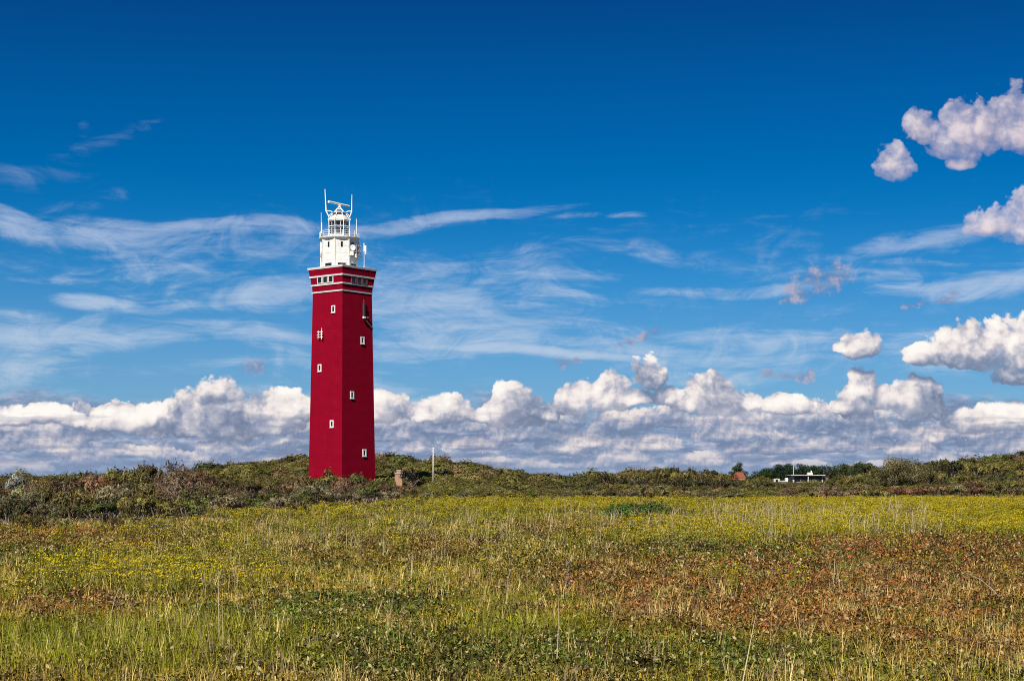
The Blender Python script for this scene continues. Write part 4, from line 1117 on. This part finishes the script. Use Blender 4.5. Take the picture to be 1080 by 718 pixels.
def meadow():
    r = np.random.default_rng(77)
    lerp = lambda a, b, t: a + (b - a) * t[:, None]
    c3 = lambda *c: np.array(c, float)[None, :]
    def zones(px, py, x, y):
        """shares of dark leafy cover, russet growth, fresh grass and flowers over the meadow"""
        nz = fbm(x, y, 5.0, 41, 4); nz2 = fbm(x, y, 1.8, 52, 3); nz3 = fbm(x, y * .5, 9.0, 63, 3)
        russ = np.maximum.reduce([ell(px, py, 850, 625, 330, 48) * .95, ell(px, py, 980, 600, 200, 40), ell(px, py, 60, 575, 160, 16) * .6, ell(px, py, 420, 585, 120, 16) * .5,
                                  ell(px, py, 70, 640, 90, 18) * .7, ell(px, py, 1010, 690, 120, 25) * .5, ell(px, py, 640, 560, 130, 12) * .55])
        russ = np.clip(russ * (1.9 * nz + 1.5 * nz2 - .85) + .5 * np.clip(nz3 + nz2 - 1.08, 0, 1), 0, 1)
        dark = np.maximum.reduce([ell(px, py, 430, 692, 190, 36) * .5, ell(px, py, 650, 690, 140, 34) * .4, ell(px, py, 880, 702, 170, 20) * .6, ell(px, py, 790, 590, 130, 18) * .8, ell(px, py, 1020, 580, 80, 16) * .9,
                                  ell(px, py, 40, 590, 60, 12) * .7, ell(px, py, 330, 648, 150, 18) * .5, ell(px, py, 600, 610, 60, 14) * .7])
        dark = np.clip(dark * (4.2 * nz2 + .8 * nz - 1.5) + .9 * np.clip(nz2 + .5 * nz - .95, 0, 1), 0, 1)
        fresh = np.maximum.reduce([ell(px, py, 90, 690, 150, 34), ell(px, py, 520, 548, 60, 7), ell(px, py, 330, 555, 60, 8) * .5, ell(px, py, 560, 650, 80, 50) * .6, ell(px, py, 240, 680, 150, 40) * .6])
        fresh = np.clip(fresh * (0.3 + 1.4 * nz3), 0, 1)
        yel = np.maximum.reduce([ell(px, py, 150, 612, 115, 26) * .75, ell(px, py, 250, 605, 55, 18) * .5, ell(px, py, 285, 543, 95, 7) * .6, ell(px, py, 970, 546, 230, 22) * .95, ell(px, py, 760, 565, 170, 15) * .6,
                                 ell(px, py, 560, 538, 160, 9) * .5, ell(px, py, 1080, 545, 90, 26) * 1.3, ell(px, py, 10, 635, 40, 14) * .4, ell(px, py, 720, 535, 220, 8) * .4, ell(px, py, 400, 560, 420, 40) * .09, np.where(py < 640, .03, .002)])
        yel = np.clip(yel * np.clip(nz2 * 4.4 - 1.5, 0, 1.5) * (.2 + 1.3 * nz), 0, 1.2)
        return nz, nz2, nz3, russ, dark, fresh, yel

    # ---- grass
    tufts = proto_collection('grass_tuft', [blade_tuft(1, 22, .15, .12, .008, .7, .5, splay=.6), blade_tuft(2, 18, .22, .11, .007, .5, .5), blade_tuft(3, 26, .12, .15, .009, .9, .5, splay=.8), blade_tuft(4, 14, .33, .10, .006, .45, .45),
                                            blade_tuft(5, 8, .42, .12, .006, .4, .45, splay=.25), blade_tuft(6, 20, .18, .16, .009, .9, splay=.8)])
    dens = lambda y: 70 * (16 / max(y, 16)) ** 1.25
    x, y = field_points(dens, 11.5, 200, 5)
    px, py, z = to_px(x, y)
    k = (y < edge_y(px) + 2) & (py < 745) & (r.random(len(x)) < 1)
    x, y, z, px, py = (q[k] for q in (x, y, z, px, py))
    nz, nz2, nz3, russ, dark, fresh, yel = zones(px, py, x, y)
    keep = r.random(len(x)) > .45 * dark + .10
    x, y, z, px, py, nz, nz2, nz3, russ, dark, fresh, yel = (q[keep] for q in (x, y, z, px, py, nz, nz2, nz3, russ, dark, fresh, yel))
    n = len(x); dry = np.clip(fbm(x, y, 3.2, 88, 4) * 1.9 - .42 + r.normal(0, .16, n), 0, 1) * (1 - .75 * fresh)
    t = lerp(np.repeat(c3(.235, .230, .014), n, 0), c3(.58, .38, .065), dry)
    t = lerp(t, c3(.215, .255, .014), fresh * .7)
    t = lerp(t, c3(.36, .140, .045), np.clip(russ * 1.1, 0, 1) * (.15 + .8 * r.random(n)))
    st = r.random(n) < (.13 + .06 * russ) * (1 - .6 * fresh); t[st] = c3(.62, .47, .19) * (.7 + .5 * r.random((st.sum(), 1)))
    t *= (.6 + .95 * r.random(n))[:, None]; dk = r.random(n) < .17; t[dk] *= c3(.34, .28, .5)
    idx = np.where(st, r.choice([3, 4], n), r.choice([0, 1, 2, 5, 1, 0], n)); idx = np.where((fresh > .4) & (r.random(n) < .22), 3, idx)
    gr = np.clip(y / 22, 1, 5.0) ** .72
    s = (.75 + .5 * r.random(n))
    hs = .74 * np.clip(s * (1 - .35 * dark - .25 * russ + .15 * fresh), .4, 1.4) * np.clip(y / 60, 1, 1.15)
    rot = np.stack([r.normal(0, .10, n), r.normal(0, .10, n), r.random(n) * 6.283], 1)
    scatter('grass', tufts, x, y, z, idx, rot, np.stack([s * gr, s * gr, hs], 1), t)
    print('grass', n)

    # ---- low leafy cover: bramble, creeping willow
    cover = proto_collection('cover_sprig', [rosette(21, 54, .22, .16, .021), rosette(22, 44, .20, .22, .025), rosette(23, 64, .26, .12, .018), rosette(24, 36, .18, .26, .025, aspect=.35)])
    x, y = field_points(lambda y: 26 * (16 / max(y, 16)) ** 1.0, 11.5, 196, 6)
    px, py, z = to_px(x, y)
    nz, nz2, nz3, russ, dark, fresh, yel = zones(px, py, x, y)
    k = (y < edge_y(px) + 1) & (py < 745) & (r.random(len(x)) < np.clip(.30 + .95 * dark + .8 * russ + .35 * (nz2 > .55), 0, 1))
    x, y, z, px, py, russ, dark, nz = (q[k] for q in (x, y, z, px, py, russ, dark, nz))
    n = len(x)
    t = np.repeat(c3(.13, .14, .018), n, 0)
    t = lerp(t, c3(.075, .125, .018), np.clip(dark * 1.2, 0, 1))
    q = np.clip(russ * 1.25, 0, 1) * (r.random(n) < .72)
    t = lerp(t, c3(.31, .115, .042), q * (.55 + .45 * r.random(n)))
    o2 = r.random(n) < .08; t[o2] = c3(.22, .16, .08)
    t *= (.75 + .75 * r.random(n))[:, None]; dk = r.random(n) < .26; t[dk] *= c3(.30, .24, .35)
    gr = np.clip(y / 20, 1, 6.0) ** .5; s = .75 + .6 * r.random(n)
    rot = np.stack([r.normal(0, .12, n), r.normal(0, .12, n), r.random(n) * 6.283], 1)
    scatter('bramble_cover', cover, x, y, z, r.integers(0, 4, n), rot, np.stack([s * gr, s * gr, s * np.clip(y / 30, 1, 1.5)], 1), t)
    print('cover', n)

    # ---- yellow flowers
    fl = proto_collection('ragwort', [flower_plant(31, 5, .38, .16, .05, 9, .014), flower_plant(32, 3, .32, .12, .06, 9, .014), flower_plant(33, 7, .42, .22, .05, 8, .014)])
    x, y = field_points(lambda y: 11.0 * (30 / max(y, 30)) ** .7, 13, 192, 7)
    px, py, z = to_px(x, y)
    nz, nz2, nz3, russ, dark, fresh, yel = zones(px, py, x, y)
    k = (y < edge_y(px) - 3) & (r.random(len(x)) < np.clip(yel * .95, 0, 1))
    x, y, z = x[k], y[k], z[k]; n = len(x)
    t = np.repeat(c3(.19, .19, .02), n, 0) * (.7 + .6 * r.random(n))[:, None]
    s = .75 + .5 * r.random(n); g = np.clip(y / 45, 1, 2.2) ** .8
    rot = np.stack([r.normal(0, .10, n), r.normal(0, .10, n), r.random(n) * 6.283], 1)
    scatter('yellow_wildflowers', fl, x, y, z, r.integers(0, 3, n), rot, np.stack([s * g, s * g, s * np.clip(g, 1, 1.25)], 1), t)
    print('flowers', n)

    # ---- tall dry stalks
    dg = proto_collection('dry_stalks', [blade_tuft(51, 5, .85, .10, .011, .35, .3, splay=.10, seg=4), blade_tuft(52, 3, 1.0, .08, .012, .5, .25, splay=.12, seg=4), blade_tuft(53, 8, .65, .14, .010, .4, .3, splay=.16, seg=4)])
    x, y = field_points(lambda y: 2.4 * (20 / max(y, 20)) ** .8, 12.5, 190, 8)
    px, py, z = to_px(x, y)
    w = np.maximum.reduce([ell(px, py, 800, 556, 60, 20) * 1.0, ell(px, py, 900, 553, 110, 16) * .7, ell(px, py, 420, 580, 190, 26) * .28, ell(px, py, 690, 560, 150, 16) * .35, ell(px, py, 300, 600, 300, 60) * .05, np.full_like(px, .02)])
    k = (y < edge_y(px) + 2) & (r.random(len(x)) < w * (.2 + 1.6 * fbm(x, y, 3, 95, 3)))
    x, y, z = x[k], y[k], z[k]; n = len(x)
    t = np.repeat(c3(.46, .38, .25), n, 0) * (.6 + .7 * r.random(n))[:, None]
    s = .55 + .55 * r.random(n) + .35 * np.clip((y - 45) / 40, 0, 1); g = np.clip(y / 40, 1, 2.4)
    rot = np.stack([r.normal(0, .08, n), r.normal(0, .08, n), r.random(n) * 6.283], 1)
    scatter('dry_grass', dg, x, y, z, r.integers(0, 3, n), rot, np.stack([s * g, s * g, s], 1), t)
    print('stalks', n)

    # ---- scrub carpet over the dunes
    def scrubmesh(seed, n=420, h=.8, leaf=.11):
        rr = np.random.default_rng(seed); d = rr.normal(size=(n, 3)); d[:, 2] = abs(d[:, 2]); d /= np.linalg.norm(d, axis=1)[:, None]
        lump = 1 + .28 * np.sin(d[:, 0] * 6 + seed) * np.sin(d[:, 1] * 5 + seed * 2)
        P = d * (.72 + .32 * rr.random(n))[:, None] * lump[:, None] * np.array([1, 1, h])
        return leaf_cloud('scrub', M['scrub_leaf'], P, d, leaf, .5, seed, .5)
    sc = proto_collection('scrub_clump', [scrubmesh(61), scrubmesh(62, 420, .6), scrubmesh(63, 480, 1.0), scrubmesh(64, 300, .5, .13)])
    r2 = np.random.default_rng(9)
    N = 52000
    y = 120 + (620 - 120) * r2.random(N) ** .85; px = -90 + 1260 * r2.random(N); x = (px - 540) / F * y
    z = ground_z(x, y)
    keep = ~((px > 410) & (px < 452) & (y > 205) & (y < 240)) & (y > np.maximum(edge_y(px) + 9, 182)) & ~((px > 800) & (px < 885) & (y > 280) & (y < 424)) & ~((px > 762) & (px < 796) & (y > 280) & (y < 450))
    cl = fbm(x, y, 11, 71, 4); keep &= (cl + .22 * r2.random(N) > .50)
    x, y, z, px, cl = (q[keep] for q in (x, y, z, px, cl)); n = len(x)
    a = r2.random(n); big = fbm(x, y, 24, 81, 3)
    t = np.where((a < .50)[:, None], c3(.095, .088, .024), np.where((a < .72)[:, None], c3(.125, .088, .042), np.where((a < .90)[:, None], c3(.045, .053, .016), c3(.19, .125, .065))))
    t = t * (.75 + .5 * r2.random(n))[:, None] * (.8 + .4 * big)[:, None]
    s = (.45 + .9 * r2.random(n) ** 2) * np.clip(y / 260, .75, 1.5) * np.where((r2.random(n) < .10) & (y > 300), 1.9, 1.0)
    pt = np.clip(fbm(x, y, 20, 131, 4) * 5 - 2.4, 0, 1); t = lerp(t, c3(.15, .145, .035) * (.8 + .4 * r2.random((n, 1))), pt * .7)
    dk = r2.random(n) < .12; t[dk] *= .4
    rot = np.stack([np.zeros(n), np.zeros(n), r2.random(n) * 6.283], 1)
    scatter('dune_scrub', sc, x, y, z - .1, r2.integers(0, 4, n), rot, np.stack([s * 1.15, s * 1.15, s * .8], 1), t)
    print('scrub', n)
meadow()

# ------------------------------------------------------------------ stalks that stand out one by one
def stalks():
    def stalk(px, py, Yoff, pts, rad, m, label, name='dead_stalk', heads=0):
        # foot at photograph pixel (px, py) on the meadow
        Y = ZC * F / (py - HZ)
        for _ in range(6): Y = (ZC - gz((px - 540) / F * Y, Y)) * F / (py - HZ)
        X = (px - 540) / F * Y; s = Y / F
        o = MB(); P = [Vector((dx * s, dy, -dz * s)) for dx, dz, dy in pts]
        P[0].z -= .05
        o.tube(P, [rad * (1 - .5 * i / (len(P) - 1)) for i in range(len(P))], 5)
        for k in range(heads):
            t = random.uniform(.35, 1.0) * (len(P) - 1); i = min(int(t), len(P) - 2); c = P[i].lerp(P[i + 1], t - i)
            d = Vector((random.gauss(0, 1), random.gauss(0, 1), random.gauss(.6, .5))).normalized() * random.uniform(.02, .06)
            o.tube([c, c + d], [rad * 1.4, rad * .6], 5)
        ob = o.build(name, m, None)
        ob.location = (X, Y, gz(X, Y)); tag(ob, label, 'stalk')
    stalk(114, 662, 0, [(0, 0, 0), (3, -14, .02), (6, -28, .05), (10, -38, .06), (13, -43, .06)], .009, M['wood_dead'], 'pale arching dead stalk in front of the left yellow flower patch')
    stalk(598, 634, 0, [(0, 0, 0), (1, -14, 0), (2, -30, .03), (2, -46, .03)], .012, M['bark'], 'upright brown seed stalk in the middle of the meadow', 'seed_stalk', 40)
    stalk(534, 642, 0, [(0, 0, 0), (1, -16, .02), (2, -32, 0), (5, -42, .04)], .008, M['wood_dead'], 'thin whitish dead stalk left of the brown seed stalk')
    stalk(1062, 634, 0, [(0, 0, 0), (-12, -12, .05), (-26, -24, .1), (-44, -32, .1)], .009, M['wood_dead'], 'long leaning dead stem near the right edge of the meadow')
    stalk(870, 565, 0, [(0, 0, 0), (-3, -10, .02), (-7, -22, .03)], .02, M['wood_dead'], 'leaning pale stalk among the right hand yellow flowers')
    stalk(786, 566, 0, [(0, 0, 0), (-2, -10, .02), (-3, -24, .03)], .02, M['wood_dead'], 'upright pale stalk at the left of the tall dry grass')
stalks()
